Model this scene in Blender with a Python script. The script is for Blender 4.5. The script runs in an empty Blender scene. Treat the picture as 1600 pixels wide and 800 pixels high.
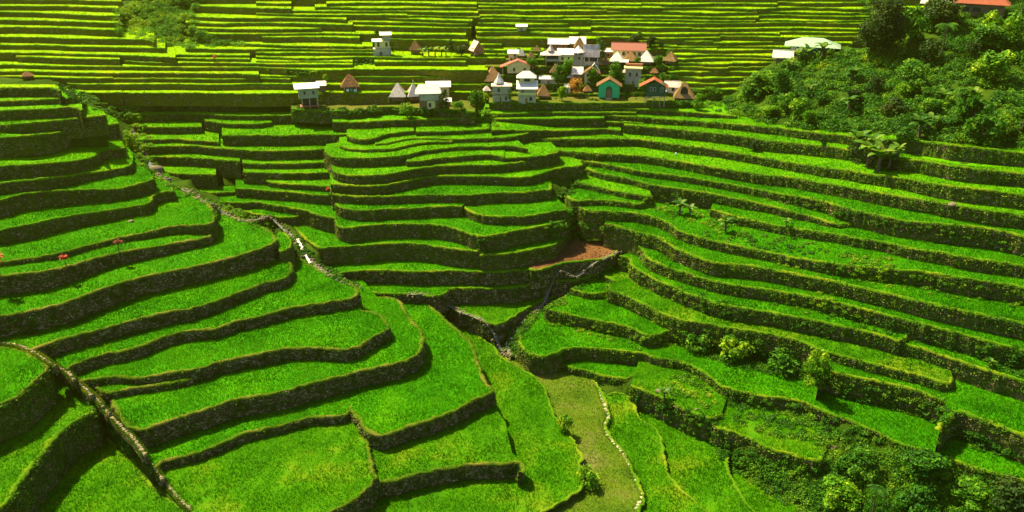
import bpy, bmesh, math, random
import numpy as np
from mathutils import Vector, Matrix
from mathutils.geometry import delaunay_2d_cdt

# ---------------------------------------------------------------- camera, sky, sun
PITCH = 24.0; FPX = 1386.0; SC = 1.5; CAMZ = 100.0 * SC
scene = bpy.context.scene
cam_d = bpy.data.cameras.new("camera"); cam = bpy.data.objects.new("camera", cam_d)
scene.collection.objects.link(cam); scene.camera = cam
cam.location = (0, 0, CAMZ); cam.rotation_euler = (math.radians(90 - PITCH), 0, 0)
cam_d.sensor_width = 36.0; cam_d.lens = 36.0 * FPX / 1600.0
cam_d.clip_start = 0.5; cam_d.clip_end = 5000
SUN_AZ = math.radians(-52)      # from +y (view direction) towards -x (left)
SUN_EL = math.radians(58)
world = bpy.data.worlds.new("World"); scene.world = world; world.use_nodes = True
wn = world.node_tree; wn.nodes.clear()
sky = wn.nodes.new('ShaderNodeTexSky'); sky.sky_type = 'NISHITA'; sky.sun_disc = False
sky.sun_elevation = SUN_EL; sky.sun_rotation = SUN_AZ; sky.dust_density = 3.0; sky.altitude = 1000
bg = wn.nodes.new('ShaderNodeBackground'); bg.inputs['Strength'].default_value = 0.085
wo = wn.nodes.new('ShaderNodeOutputWorld')
wn.links.new(sky.outputs[0], bg.inputs[0]); wn.links.new(bg.outputs[0], wo.inputs[0])
sd = bpy.data.lights.new("sun", 'SUN'); sd.energy = 5.0; sd.angle = math.radians(0.5); sd.color = (1.0, 0.86, 0.50)
sun = bpy.data.objects.new("sun", sd); scene.collection.objects.link(sun)
S = Vector((math.sin(SUN_AZ) * math.cos(SUN_EL), math.cos(SUN_AZ) * math.cos(SUN_EL), math.sin(SUN_EL)))
sun.rotation_euler = (-S).to_track_quat('-Z', 'Y').to_euler()
sun.location = (-100, 200, 300)
vs = scene.view_settings
vs.view_transform = 'Standard'; vs.look = 'None'; vs.gamma = 1; vs.exposure = 1.55

# ---------------------------------------------------------------- view maths: a pixel of the 1600x800 photo <-> a point in the valley
CP, SP = math.cos(math.radians(PITCH)), math.sin(math.radians(PITCH))
def ray(u, v):
    a = (u - 800.0) / FPX; b = (400.0 - v) / FPX
    return a, CP + b * SP, -SP + b * CP          # x, y, z
def at(u, v, z):
    a, y, w = ray(u, v); s = (z - CAMZ) / w
    return a * s, y * s
def proj(x, y, z):
    z = z - CAMZ
    d = y * CP - z * SP; h = y * SP + z * CP
    return 800 + FPX * x / d, 400 - FPX * h / d
def lift(u, v, t, zlow):                          # height of a wall whose foot (v+t) stands on zlow and whose lip shows at v
    x, y = at(u, v + t, zlow)
    b = (400.0 - v) / FPX                         # h/d = b
    # (y SP + z CP) = b (y CP - z SP)  ->  z = y (b CP - SP)/(CP + b SP)
    return CAMZ + y * (b * CP - SP) / (CP + b * SP)

# ---------------------------------------------------------------- terraces: front lip of each paddy, then how high it stands over the one below
# name: (lip, refs, opts)  refs = (below, (u, v, t), ...) or (below, dz)
P = {}
def T(name, lip, refs, back=None, B=45, mat='rice', region='', **k):
    P[name] = dict(lip=lip, refs=refs, back=back, B=B, mat=mat, region=region, **k)

# valley floor and left slope
T('L19', [(700,492),(715,502),(737,512),(757,524),(773,536),(790,560),(800,566),(825,572),(850,575),(882,579),(912,587),(925,594),(933,602),(940,620),(950,642),(952,650),(944,664),(945,672),(955,686),(970,702),(982,725),(992,747),(1002,767),(1005,782),(997,792),(990,830),(985,900)], (15.0,), back=[(700,900),(690,700),(690,560)], mat='pale', region='floor', drop=3)
T('P1', [(950,618),(958,614),(975,617),(990,624),(988,632),(991,645),(1007,660),(1030,675),(1032,695),(1035,720),(1042,742),(1060,762),(1080,780),(1100,797),(1150,860)], (14.3,), back=[(900,900),(900,700),(920,590)], region='floor', drop=3, mat='mid')
T('P2', [(985,628),(1007,646),(1040,660),(1065,672),(1100,685),(1135,697),(1134,708),(1131,725),(1137,742),(1150,762),(1162,782),(1176,800),(1210,860)], (13.2,), back=[(950,900),(950,700),(960,630)], region='floor', drop=3, mat='mid')
T('P3', [(1140,730),(1180,755),(1220,778),(1262,800),(1330,860)], (11.6,), back=[(1000,930),(1000,740),(1110,700)], region='floor', drop=4, mat='mid')
T('L18', [(655,470),(672,474),(697,490),(715,508),(737,520),(755,532),(772,545),(778,556),(800,570),(820,581),(838,592),(850,610),(856,625),(862,643),(872,660),(882,672),(892,685),(901,702),(908,715),(904,730),(908,748),(910,760),(899,768),(875,783),(850,796),(820,810),(780,840)], ('L19',(872,660,9)), back=[(500,900),(500,700),(560,600),(600,470)], region='floor', mat='mid')
T('L17', [(400,900),(520,800),(555,785),(578,765),(592,752),(605,754),(625,750),(650,742),(675,736),(712,730),(750,725),(787,726),(802,722),(812,721),(816,728),(812,738)], ('L18',(700,733,23)), back=[(820,722),(800,708),(794,682),(790,660),(776,640),(768,612),(700,590),(500,560),(400,700)], region='left', mat='mid')
T('L15', [(300,900),(500,808),(550,783),(572,766),(590,748),(588,740),(583,720),(576,700),(572,674)], ('L17',1.0), back=[(560,640),(400,600),(240,640),(230,720),(262,757),(280,778),(300,800),(290,900)], region='left', mat='mid')
T('L16', [(548,640),(560,655),(572,672),(585,679),(600,680),(620,674),(640,665),(662,660),(690,650),(715,640),(737,627),(755,620),(770,614),(772,608),(760,598),(750,580),(745,560),(742,542),(725,524),(700,504),(687,489),(672,477),(655,470),(625,466)], ('L17',(680,653,22)), back=[(600,430),(540,480),(545,560)], region='left')
T('L14', [(238,738),(250,723),(275,716),(300,712),(325,702),(350,692),(375,680),(400,672),(415,670),(440,664),(465,657),(490,652),(520,651),(535,650),(547,643),(555,628),(562,615)], ('L15',(350,692,12)), back=[(565,570),(400,580),(220,640),(228,690)], region='left')
T('L13', [(170,610),(180,640),(192,661),(205,671),(225,672),(240,667),(275,654),(300,647),(325,639),(350,630),(375,622),(400,619),(425,615),(450,609),(495,597),(540,587),(575,577),(615,570),(640,562),(655,552),(660,540),(661,525),(658,513),(645,502),(634,487),(626,472),(612,464),(590,464)], ('L16',(655,552,24)), back=[(560,430),(400,500),(160,560)], region='left')
T('L12', [(150,606),(166,615),(190,610),(207,606),(240,603),(280,596),(300,591)], ('L13',(210,606,9)), back=[(320,560),(140,570)], region='left')
T('L11', [(118,592),(125,596),(155,591),(185,588),(220,590),(240,587),(275,581),(315,576),(335,567),(360,562),(400,555),(425,549),(450,545),(480,544),(512,545),(540,547),(560,542),(572,534),(585,525),(602,517),(608,510),(603,500),(595,492),(585,487),(565,484)], ('L13',(500,544,18)), back=[(545,440),(400,450),(100,550)], region='left')
T('L10', [(104,577),(110,573),(125,566),(150,556),(170,552),(200,547),(225,540),(250,529),(275,521),(300,517),(325,516),(345,512),(358,505),(375,500),(400,496),(425,489),(450,482),(475,477),(500,475),(525,470),(550,467),(560,462),(561,454),(552,444),(530,434),(510,429),(480,410),(455,398)], ('L11',(450,482,15),(250,529,15)), back=[(430,370),(300,450),(60,540)], region='left')
T('L9', [(46,548),(60,543),(80,535),(100,529),(140,519),(160,514),(185,507),(215,499),(250,491),(265,487),(290,485),(320,476),(350,466),(375,456),(400,448),(415,441),(435,439),(447,435),(454,427),(456,420),(454,411),(444,400)], ('L10',(250,491,19),(420,441,14)), back=[(420,360),(250,400),(-60,500),(-60,537),(10,535),(40,540)], region='left')
T('L8', [(-120,512),(0,494),(25,490),(50,485),(75,480),(100,474),(120,467),(150,455),(175,447),(200,439),(235,430),(275,422),(312,415),(345,407),(370,401),(400,392),(420,384),(432,377),(430,368),(418,358),(395,349),(370,340),(345,334)], ('L9',(150,455,30),(350,406,25)), back=[(330,310),(200,340),(-120,400)], region='left')
T('L7', [(-120,445),(0,432),(25,429),(50,427),(75,423),(97,419),(125,411),(160,400),(200,392),(250,385),(300,376),(325,371),(331,366)], ('L8',(60,425,28),(300,376,12)), back=[(335,345),(200,350),(-120,400)], region='left')
T('L6', [(-120,425),(0,411),(25,407),(60,402),(92,396),(140,383),(180,373),(215,367),(245,360),(265,354),(290,352),(318,352),(331,350),(336,340),(331,320),(315,312),(300,305),(283,299)], ('L7',(92,396,7),(200,371,7)), back=[(262,270),(150,290),(-120,340)], region='left')
T('L5', [(-120,378),(0,359),(25,354),(50,350),(75,344),(100,340),(125,335),(155,331),(185,326),(210,322),(230,319),(236,313),(238,306),(248,301),(262,299),(272,299),(268,290),(256,280),(240,276)], ('L6',(60,348,21),(200,324,16)), back=[(225,255),(100,270),(-120,290)], region='left')
T('L4', [(-120,330),(0,314),(15,308),(40,302),(75,299),(120,297),(160,296),(185,295),(200,291),(220,286),(238,281),(240,276)], ('L5',(60,300,24),(180,295,18)), back=[(225,262),(200,230),(-120,280)], region='left')
T('L3', [(-120,300),(0,286),(30,283),(75,279),(110,275),(130,271),(150,269),(175,265),(200,261),(208,255)], ('L4',(60,280,16),(180,265,13)), back=[(208,243),(190,225),(-120,250)], region='left')
T('L2', [(-120,272),(0,260),(30,258),(60,256),(92,254),(112,252),(130,249),(147,244),(155,237),(170,234),(195,231)], ('L3',(60,256,19),(180,233,16)), back=[(188,215),(160,190),(-120,220)], region='left')
T('L1', [(-120,227),(-30,219),(0,215),(62,211),(110,205),(140,200),(165,196),(185,193)], ('L2',(60,211,28),(140,200,18)), back=[(182,186),(150,170),(-120,190)], region='left')
T('U4', [(-120,204),(0,196),(50,192),(100,187),(137,183),(166,180)], ('L1',(60,191,8)), back=[(160,172),(120,160),(-120,175)], B=25, region='left')
T('U3', [(-120,180),(0,173),(50,171),(87,169),(120,167),(128,172)], ('U4',(50,171,15)), back=[(128,160),(80,150),(-120,155)], B=25, region='left')
T('U2', [(-120,164),(0,158),(50,156),(100,154),(125,152)], ('U3',(50,156,8)), B=12, region='left')
T('U1', [(-120,143),(0,137),(50,137),(85,137),(95,142)], ('U2',(50,137,14)), B=5, region='left')
# the near left spur below the stone path
T('Z3', [(140,672),(158,680),(175,693),(207,724),(225,754),(262,781),(295,803),(330,850)], ('L15',-1.2), back=[(100,950),(-50,900),(40,700)], region='spur', mat='mid', goldrim=1)
T('Z2', [(-150,950),(0,793),(15,783),(28,760),(50,727),(70,704),(87,684),(110,664),(130,651),(150,644),(146,630),(135,614),(122,603)], ('Z3',(95,677,52)), back=[(90,560),(-60,600),(-200,800)], region='spur', mat='mid', goldrim=1)
T('Z1', [(-150,700),(0,630),(25,622),(38,610),(50,600),(67,585),(78,573),(70,566),(48,552),(30,546),(0,541),(-60,536)], ('Z2',(40,608,52)), back=[(-200,560),(-250,700)], region='spur')
# middle slope
T('C1', [(697,475),(715,485),(732,492),(750,500),(762,505),(782,507),(800,497),(815,487),(832,477),(850,468),(870,463)], ('L18',(755,502,27)), back=[(900,430),(780,430),(700,450)], region='middle', mat='mid')
T('C2b', [(568,458),(600,459),(637,459),(670,462),(690,462),(700,455)], ('C3',-2.9), back=[(700,430),(560,430)], region='middle')
T('C2', [(700,453),(707,450),(750,451),(800,450),(822,446),(850,440),(865,437),(885,439),(905,436),(925,430),(940,421),(950,415)], ('C1',(750,451,24)), back=[(965,395),(900,390),(800,400),(700,410)], region='middle')
T('C3', [(522,429),(532,427),(550,424),(600,422),(650,425),(675,424),(707,423),(750,425),(787,425),(800,422),(815,423),(826,421)], ('C2',(750,425,21)), back=[(840,380),(650,380),(505,395),(512,415)], region='middle')
T('CB', [(826,420),(840,423),(855,419),(875,412),(900,408),(925,406),(945,404),(962,397),(968,388),(962,378)], ('C3',0.35), back=[(940,370),(870,375),(830,385)], mat='soil', region='middle')
T('C4', [(458,354),(475,370),(487,380),(500,389),(517,386),(540,385),(570,384),(605,380),(640,380),(665,382),(687,386),(725,391),(750,393),(757,389)], ('C3',(600,380,26)), back=[(790,350),(600,340),(530,330),(462,349)], region='middle')
T('C4R', [(750,399),(775,398),(800,396),(825,391),(850,387),(868,382)], ('C3',(800,396,24)), back=[(900,345),(760,350)], region='middle')
T('C5', [(523,340),(527,352),(537,357),(550,356),(575,352),(612,350),(650,350),(675,350),(700,354),(720,360),(737,366),(750,370),(775,367),(800,362),(820,358),(840,355),(870,348),(885,343)], ('C4',(612,350,22),(800,364,24,'C4R')), back=[(900,320),(700,310),(525,325)], region='middle')
T('C6', [(525,318),(535,325),(550,328),(570,329),(590,328),(612,326),(650,325),(675,323),(700,322),(722,322)], ('C5',(600,327,16)), back=[(740,300),(524,300)], region='middle')
T('C6R', [(720,320),(735,330),(750,336),(775,339),(800,338),(815,339),(835,336),(855,332),(875,329),(888,328),(880,320)], ('C5',(800,338,13)), back=[(860,300),(730,300)], region='middle')
T('C7', [(519,303),(550,307),(587,307),(625,306),(662,304),(700,304),(725,305),(750,303),(775,301),(800,301),(825,300),(850,296),(860,297),(862,288)], ('C6',(600,307,12)), back=[(850,265),(600,275),(515,290)], region='middle')
T('C8', [(517,288),(550,290),(580,291),(600,290),(625,285),(650,279),(675,275),(712,275),(750,275),(800,277),(817,277),(835,275),(850,270),(875,262),(900,260),(912,258),(905,250)], ('C7',(700,275,13)), back=[(860,235),(600,250),(515,270)], region='middle')
T('C9', [(520,264),(526,270),(540,273),(562,275),(587,274),(612,271),(637,266),(662,262),(687,259),(725,258),(762,258),(800,256),(825,252),(850,247),(856,240)], ('C8',(600,272,13)), back=[(850,232),(600,235),(515,245)], region='middle')
T('C10c', [(785,247),(825,246),(850,243),(872,239),(874,234)], ('C9',(825,246,6)), back=[(860,222),(780,225)], region='middle')
T('C10b', [(635,252),(662,251),(687,247),(725,244),(762,241),(787,245)], ('C9',(725,244,8)), back=[(790,225),(640,235)], region='middle')
T('C10', [(507,236),(515,242),(525,246),(550,247),(575,247),(600,245),(625,244),(640,241),(655,237),(675,234),(700,231),(737,229),(775,229),(800,228),(825,232)], ('C9',(560,247,14)), back=[(800,212),(600,215),(510,225)], region='middle')
T('C11', [(530,228),(542,232),(560,234),(585,234),(610,233),(625,230),(645,225),(665,222),(687,222),(707,221)], ('C10',(585,234,4)), B=22, region='middle')
T('C12', [(542,213),(560,218),(575,218),(590,215),(600,210),(625,207),(647,204)], ('C11',(560,218,8)), B=20, region='middle')
T('C12b', [(586,226),(612,223),(625,219),(650,216),(675,216),(707,218),(737,217),(762,216),(800,214),(825,208)], ('C10',(700,218,6)), B=22, region='middle')
T('C13', [(347,211),(375,212),(400,211),(450,212),(475,210),(512,210),(540,211),(575,205),(600,200)], ('D2',(400,211,16)), B=26, region='middle')
T('F5', [(650,206),(700,205),(725,204),(765,201)], ('C12b',(700,205,6)), B=20, region='middle')
T('D2', [(222,229),(250,229),(287,227),(320,229),(350,232),(375,234),(400,236),(425,236),(462,235),(500,234),(519,231)], ('D3R',(450,236,14)), B=28, region='middle')
T('D1', [(213,219),(250,218),(275,217),(300,219),(342,222)], ('D2',(280,217,6)), B=24, region='middle')
T('D3', [(228,245),(262,245),(300,246),(337,249),(375,252)], ('D3R',0.25), B=26, region='middle')
T('D3R', [(378,255),(400,256),(450,256),(487,255),(510,254)], ('D4R',(450,256,8)), B=28, region='middle')
T('D4', [(255,267),(275,272),(300,272),(337,273)], ('D4R',-0.6), B=18, region='middle')
T('D4R', [(380,269),(400,270),(450,271),(487,271),(517,269)], ('D5R',(450,271,10)), B=26, region='middle')
T('D5R', [(416,283),(437,287),(475,289),(500,291),(520,291)], ('D6',(475,289,8)), B=22, region='middle')
T('D6', [(368,295),(400,296),(430,299),(455,300),(475,303),(507,305),(524,306)], ('D8',(430,299,14)), B=28, region='middle')
T('D7', [(311,299),(337,302),(367,300)], ('D8',0.8), B=10, region='middle')
T('D8', [(343,315),(375,318),(400,315),(425,320),(450,324),(477,328),(500,336),(525,341)], ('D9',(425,320,10)), B=30, region='middle')
T('D9', [(375,328),(400,335),(425,338),(450,340),(467,338)], ('C4',(450,339,13)), B=24, region='middle')
T('E1', [(386,349),(400,357),(420,362),(438,357),(430,348)], ('D9',-2.6), back=[(400,342)], region='middle')
T('E2', [(436,392),(449,390),(457,378),(448,364),(436,362)], ('L8',-1.2), back=[(430,370)], region='middle')
# right slope
T('R3', [(880,568),(887,572),(912,577),(937,585),(962,591),(985,592),(999,580),(1010,565)], ('L19',(937,585,10)), back=[(1000,540),(880,540)], region='right')
T('N', [(822,506),(812,520),(812,530),(815,542),(830,554),(850,557),(867,552),(882,545),(900,542),(930,544),(960,546),(990,550),(1005,552),(1030,560),(1050,562),(1075,568),(1100,582),(1117,593),(1125,602),(1150,610),(1175,615),(1200,620),(1222,621),(1250,626),(1282,640),(1300,647),(1325,656),(1350,667),(1375,677),(1412,695),(1450,704),(1487,717),(1525,732),(1562,742),(1600,752),(1750,790)], ('R3',(920,543,19)), back=[(1800,650),(1500,560),(1000,480),(870,470),(845,482)], region='right')
T('Q', [(985,602),(992,605),(1012,612),(1037,622),(1062,635),(1082,645),(1100,651),(1117,654),(1127,647)], ('P2',(1060,634,33)), back=[(1150,580),(1000,560)], region='right', mat='mid')
T('Q2', [(1118,668),(1150,677),(1175,687),(1200,700),(1225,707),(1250,714),(1282,720),(1287,710)], ('P3',(1200,700,42)), back=[(1310,640),(1100,600),(1100,650)], region='right', mat='mid')
T('R1', [(895,455),(870,470),(847,482),(875,487),(900,494),(935,500),(970,507),(990,512),(1005,522),(1017,525),(1035,520),(1052,514),(1060,508)], ('N',(950,503,17)), back=[(1040,470),(950,440)], region='right')
T('Lb', [(893,451),(912,457),(932,460),(950,456),(958,448)], ('R1',(920,458,8)), back=[(960,430),(930,425)], region='right')
T('La', [(943,430),(960,438),(975,441),(1002,446),(1010,436)], ('Lb',(950,435,8)), back=[(1000,405),(965,400),(950,415)], region='right', mat='mid')
T('L', [(950,444),(950,455),(970,457),(995,470),(1012,477),(1037,490),(1062,500),(1100,505),(1137,512),(1162,516),(1200,520),(1250,532),(1275,542),(1300,552),(1350,565),(1400,577),(1450,590),(1482,601),(1490,592)], ('R1',(1000,472,19),(1350,565,13,'M')), back=[(1480,550),(1300,490),(1100,460),(1000,430)], region='right', mat='mid')
T('M', [(1280,592),(1279,572),(1300,580),(1340,590),(1380,598),(1420,606),(1450,615),(1492,634)], ('N',(1400,602,34)), back=[(1500,580),(1300,530)], region='right')
T('M2', [(1467,673),(1480,657),(1494,640),(1525,652),(1562,664),(1582,675),(1600,682),(1750,735)], ('N',(1550,662,38)), back=[(1750,580),(1490,560),(1485,600)], region='right', goldrim=1)
T('K', [(968,400),(987,403),(985,416),(1007,427),(1025,437),(1050,447),(1087,462),(1112,472),(1150,480),(1200,487),(1237,494),(1262,497),(1300,506),(1350,517),(1387,527),(1410,534),(1418,524)], ('L',(1087,462,20),(1300,506,22)), back=[(1420,480),(1200,440),(1020,385)], region='right')
T('K2', [(1405,535),(1450,547),(1500,565),(1550,580),(1600,595),(1750,640)], ('M2',(1550,580,28)), back=[(1750,540),(1400,490)], region='right')
T('J', [(955,368),(975,375),(995,381),(1004,390),(1010,404),(1030,412),(1050,420),(1087,430),(1112,439),(1150,446),(1200,453),(1250,461),(1290,468),(1350,482),(1400,496),(1450,508),(1500,521),(1550,535),(1600,547),(1750,585)], ('K',(1112,439,16),(1350,482,20),(1550,535,28,'K2')), back=[(1750,490),(1200,400),(1050,360),(970,345)], region='right')
T('I', [(945,350),(975,356),(1000,364),(1030,371),(1050,385),(1080,398),(1097,404),(1110,410),(1150,413),(1200,419),(1250,430),(1300,439),(1350,450),(1400,462),(1450,474),(1500,485),(1550,495),(1600,505),(1750,545)], ('J',(1150,413,20),(1500,485,24)), back=[(1750,440),(1200,360),(1050,330),(950,330)], region='right', goldrim=1)
T('H', [(899,320),(915,329),(950,330),(987,332),(1012,336),(1032,342),(1050,352),(1062,362),(1100,372),(1150,384),(1200,394),(1230,400),(1275,408),(1312,413),(1360,418),(1400,421),(1450,425),(1500,434),(1550,441),(1600,449),(1750,485)], ('I',(1000,334,14),(1200,394,13),(1500,434,24)), back=[(1750,390),(1200,330),(1050,310),(905,305)], region='right')
T('G', [(1110,327),(1140,336),(1170,343),(1200,350),(1237,355),(1262,360),(1300,365),(1340,372),(1390,380),(1425,388),(1475,394),(1500,400),(1550,408),(1600,415),(1750,450)], ('H',(1200,350,12),(1500,400,17)), back=[(1750,350),(1300,320),(1120,300)], region='right')
T('F3', [(885,305),(897,315),(925,312),(950,313),(980,316),(1003,319),(1010,312)], ('H',(950,313,8)), back=[(1010,290),(900,290)], region='right')
T('F2', [(898,284),(920,289),(935,292),(975,301),(1000,305),(1018,306)], ('F3',(950,295,8)), back=[(1010,280),(900,268)], region='right')
T('F', [(916,263),(930,268),(950,273),(987,280),(1012,288),(1050,293),(1100,300),(1150,310),(1200,321),(1237,330),(1275,340),(1305,350),(1333,349)], ('G',(1200,321,13),(950,273,9,'F2')), back=[(1330,310),(1100,275),(920,250)], region='right')
T('E', [(877,249),(910,251),(940,255),(975,262),(1012,270),(1050,273),(1100,281),(1150,289),(1200,299),(1237,306),(1275,311),(1312,322),(1350,332),(1387,340),(1425,346),(1475,350),(1525,354),(1575,362),(1600,370),(1750,400)], ('F',(950,257,7),(1200,299,11),(1500,352,27,'G')), back=[(1750,320),(1200,260),(880,230)], region='right')
T('D', [(868,235),(890,237),(925,239),(975,242),(1012,244),(1050,250),(1100,259),(1150,267),(1200,274),(1237,277),(1275,284),(1325,292),(1375,301),(1425,310),(1475,317),(1525,326),(1562,332),(1600,336),(1750,366)], ('E',(975,242,11),(1200,273,15),(1500,321,20)), back=[(1750,290),(1200,235),(870,215)], region='right')
T('C', [(815,216),(850,217),(900,217),(962,217),(990,217),(1025,221),(1065,227),(1110,232),(1150,239),(1200,247),(1237,254),(1287,262),(1330,267),(1360,272),(1410,278),(1450,286),(1495,291),(1525,295),(1562,299),(1600,305),(1750,330)], ('D',(975,217,12),(1200,247,12),(1500,292,20)), back=[(1750,260),(1200,205),(820,195)], region='right')
T('B', [(975,195),(1025,199),(1072,204),(1120,208),(1160,213),(1200,220),(1262,225),(1325,233),(1370,240),(1402,247),(1450,252),(1500,261),(1550,266),(1600,271),(1750,295)], ('C',(1050,202,13),(1200,220,17),(1500,261,18)), back=[(1750,230),(1200,190),(975,180)], region='right')
T('A', [(944,180),(977,182),(1006,183),(1049,187),(1100,190),(1162,195),(1225,201),(1275,207),(1331,213),(1381,217),(1444,220),(1506,229),(1600,239),(1750,258)], ('B',(1080,189,8),(1200,200,11),(1500,229,17)), back=[(1750,190),(1200,165),(945,165)], region='right')
T('G5', [(768,203),(835,204),(906,204),(949,201),(970,204)], ('C',(768,203,8,'C12b'),(880,204,8)), B=22, region='middle')
T('G4', [(914,190),(977,191),(1006,193)], ('G5',(950,190,7)), B=16, region='middle')
T('G3', [(752,185),(800,186),(882,185),(944,185)], ('G5',(850,186,11)), B=18, region='middle')
T('G2', [(756,178),(797,178),(854,176),(942,176),(994,176)], ('G3',(850,176,5)), B=16, region='middle')
T('G1', [(758,168),(811,168),(859,169),(944,169),(990,170),(1049,173),(1100,177),(1150,181)], ('G2',(850,169,4)), B=20, region='middle')
T('F4', [(520,190),(562,191),(600,188),(650,187),(700,185),(745,184)], ('F5',(680,186,10)), B=20, region='middle')
T('F3R', [(320,188),(350,193),(400,194),(424,191)], ('C13',(370,194,7)), B=18, region='middle')
T('F3L', [(203,197),(250,199),(315,198)], ('F3R',-0.9), B=20, region='middle')
T('F2', P.pop('F2')['lip'], ('F3',(950,295,8)), back=[(1010,280),(900,268)], region='right')
T('FF2', [(193,181),(225,178),(275,176),(320,178),(362,181),(400,181),(450,180),(500,179),(556,175)], ('F3R',(350,180,7)), B=20, region='middle')
T('VV2', [(455,170),(480,172),(520,173),(560,173),(600,166),(640,168),(700,171),(742,174)], ('F4',(650,168,12)), B=16, mat='earth', region='village')
T('FF1', [(163,168),(200,167),(250,165),(287,165)], ('FF2',(250,165,9)), B=18, region='middle')
T('FF1R', [(289,162),(350,163),(400,163),(462,161)], ('FF2',(350,163,12)), B=18, region='middle')

for _p in P.values():                            # carry the terraces on past both edges of the picture
    l = _p['lip']
    if l[-1][0] == 1750:
        m = (l[-1][1] - l[-2][1]) / (1750 - l[-2][0]); l.append((2060, l[-1][1] + m * 310)); _p['back'][0] = (2060, _p['back'][0][1] + m * 310)
    if l[0][0] == -120 and _p['back']:
        m = (l[0][1] - l[1][1]) / (l[0][0] - l[1][0]); m = max(-.5, min(.2, m)); l.insert(0, (-360, l[0][1] - m * 240)); _p['back'][-1] = (-360, _p['back'][-1][1] - m * 240)

_zc = {}
def zfun(name):
    if name in _zc: return _zc[name]
    r = P[name]['refs']
    if len(r) == 1: _zc[name] = ([0.], [r[0] * SC])
    elif not isinstance(r[1], tuple):
        us, zs = zfun(r[0]); _zc[name] = (us, [z + r[1] * SC for z in zs])
    else:
        us, zs = [], []
        for q in r[1:]:
            b = q[3] if len(q) > 3 else r[0]
            zb = zat(b, q[0]); us.append(float(q[0])); zs.append(lift(q[0], q[1], q[2], zb))
        o = sorted(range(len(us)), key=lambda i: us[i])
        _zc[name] = ([us[i] for i in o], [zs[i] for i in o])
    return _zc[name]
def zat(name, u):
    us, zs = zfun(name)
    return float(np.interp(u, us, zs))
# ---------------------------------------------------------------- far hillside: one rise measured row by row, used for every row of it
_fr = [(146,14),(132,9),(120,8),(109,8),(97,8),(90.5,3.5),(83,4.2),(78,3),(72.5,3),(59,9.5),(52,4.3),(45,4.5),(36,5.6),(29,4.6),(22.5,4),(17,3.5),(12.5,3),(5.5,4.4),(-1,4),(-8,4.5),(-15,4.5),(-24,5),(-34,6)]
_z = 48.1 * SC; FARV, FARZ = [162.0], [_z]
for _v, _t in _fr:
    _z = lift(520, _v, _t, _z); FARV.append(_v); FARZ.append(_z)
def zfar(v): return float(np.interp(v, FARV[::-1], FARZ[::-1]))
def FR(name, lip, B=16, mat='rice', region='far', **k):
    """a row of the far hillside: lip points (u, v)"""
    T(name, lip, (0.0,), B=B, mat=mat, region=region, **k)
    us = [600, 680, 780]; vm = sum(p[1] for p in lip) / len(lip)
    z = zfar(vm); d = 1.9 * SC * min(1.0, max(0.0, (vm + 40) / 200.0))
    _zc[name] = ([float(a) for a in us], [z, z - d * 0.4, z - d])
_rows = [
 [(-120,13),(0,9),(87,10),(185,13)], [(-120,22),(0,19),(87,22),(187,25)], [(-120,33),(0,31),(100,34),(185,36)], [(-120,44),(0,43),(100,44),(186,47)],
 [(-120,58),(0,58),(100,60),(175,61),(232,62),(241,66)], [(-120,71),(0,71),(75,71),(125,73),(200,75),(258,76)],
 [(-120,82),(0,82),(75,83),(125,85),(187,86),(212,87),(274,90)], [(25,88),(75,90),(150,93),(187,93)],
 [(187,95),(250,98),(325,99),(402,99)], [(270,86),(325,87),(390,87)], [(275,91),(325,93),(390,93)],
 [(-120,104),(15,102),(75,103),(205,105),(300,105),(404,105)], [(-120,113),(12,112),(75,113),(175,114),(250,115),(366,115),(404,117)],
 [(-120,121),(0,120),(50,121),(176,122)], [(177,123),(275,124),(402,122)], [(105,131),(225,132),(325,132),(402,131)],
 [(103,145),(191,145)], [(192,145),(300,146),(402,146)],
 [(-120,0),(0,-1),(190,2)], [(-120,-9),(190,-7)], [(300,9),(345,11),(402,14)], [(285,25),(340,28),(402,30)], [(290,35),(345,37),(402,38)], [(295,44),(350,46),(404,47)], [(305,52),(350,54),(404,54)],
 [(330,66),(370,68),(402,67)], [(290,76),(340,77),(402,78)],
 [(400,5),(455,6)], [(510,6),(625,4),(745,7)], [(400,12),(455,14)], [(492,12),(512,11),(625,13),(745,13)], [(400,17),(487,17),(575,18),(650,18),(747,20)],
 [(400,21),(475,23),(562,24),(636,24)], [(636,25),(750,27)], [(400,26),(450,28),(541,31)], [(566,27),(650,30),(738,33)], [(400,34),(475,37),(551,39)], [(545,34),(625,36),(732,38)],
 [(410,44),(502,45)], [(550,41),(650,43),(736,44)], [(411,51),(500,52),(587,54),(662,54),(728,55)], [(409,58),(475,58),(562,60)], [(610,61),(675,62),(731,65)],
 [(400,71),(475,73),(582,73)], [(730,70),(784,70)], [(400,76),(500,78),(582,78)], [(400,82),(500,83),(583,83)], [(400,89),(475,91),(575,90),(650,91),(789,91)],
 [(400,96),(475,97),(551,97)], [(585,97),(650,97),(728,97)], [(400,101),(500,101),(551,101)], [(402,107),(500,109),(600,109),(700,109),(762,110)],
 [(365,119),(400,119),(525,120),(625,120),(756,120)], [(400,124),(453,124)], [(400,132),(450,132),(525,132),(662,132)], [(662,133),(752,133)], [(400,146),(460,146),(525,145),(625,145),(700,145),(756,145)],
 [(745,51),(800,50),(845,50)], [(745,60),(820,61),(915,60)], [(740,78),(800,79),(850,80)], [(735,85),(790,85),(840,86)],
]
_l = [r for r in _rows if 396 <= r[-1][0] <= 410]; _m = [r for r in _rows if 396 <= r[0][0] <= 415]
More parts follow.
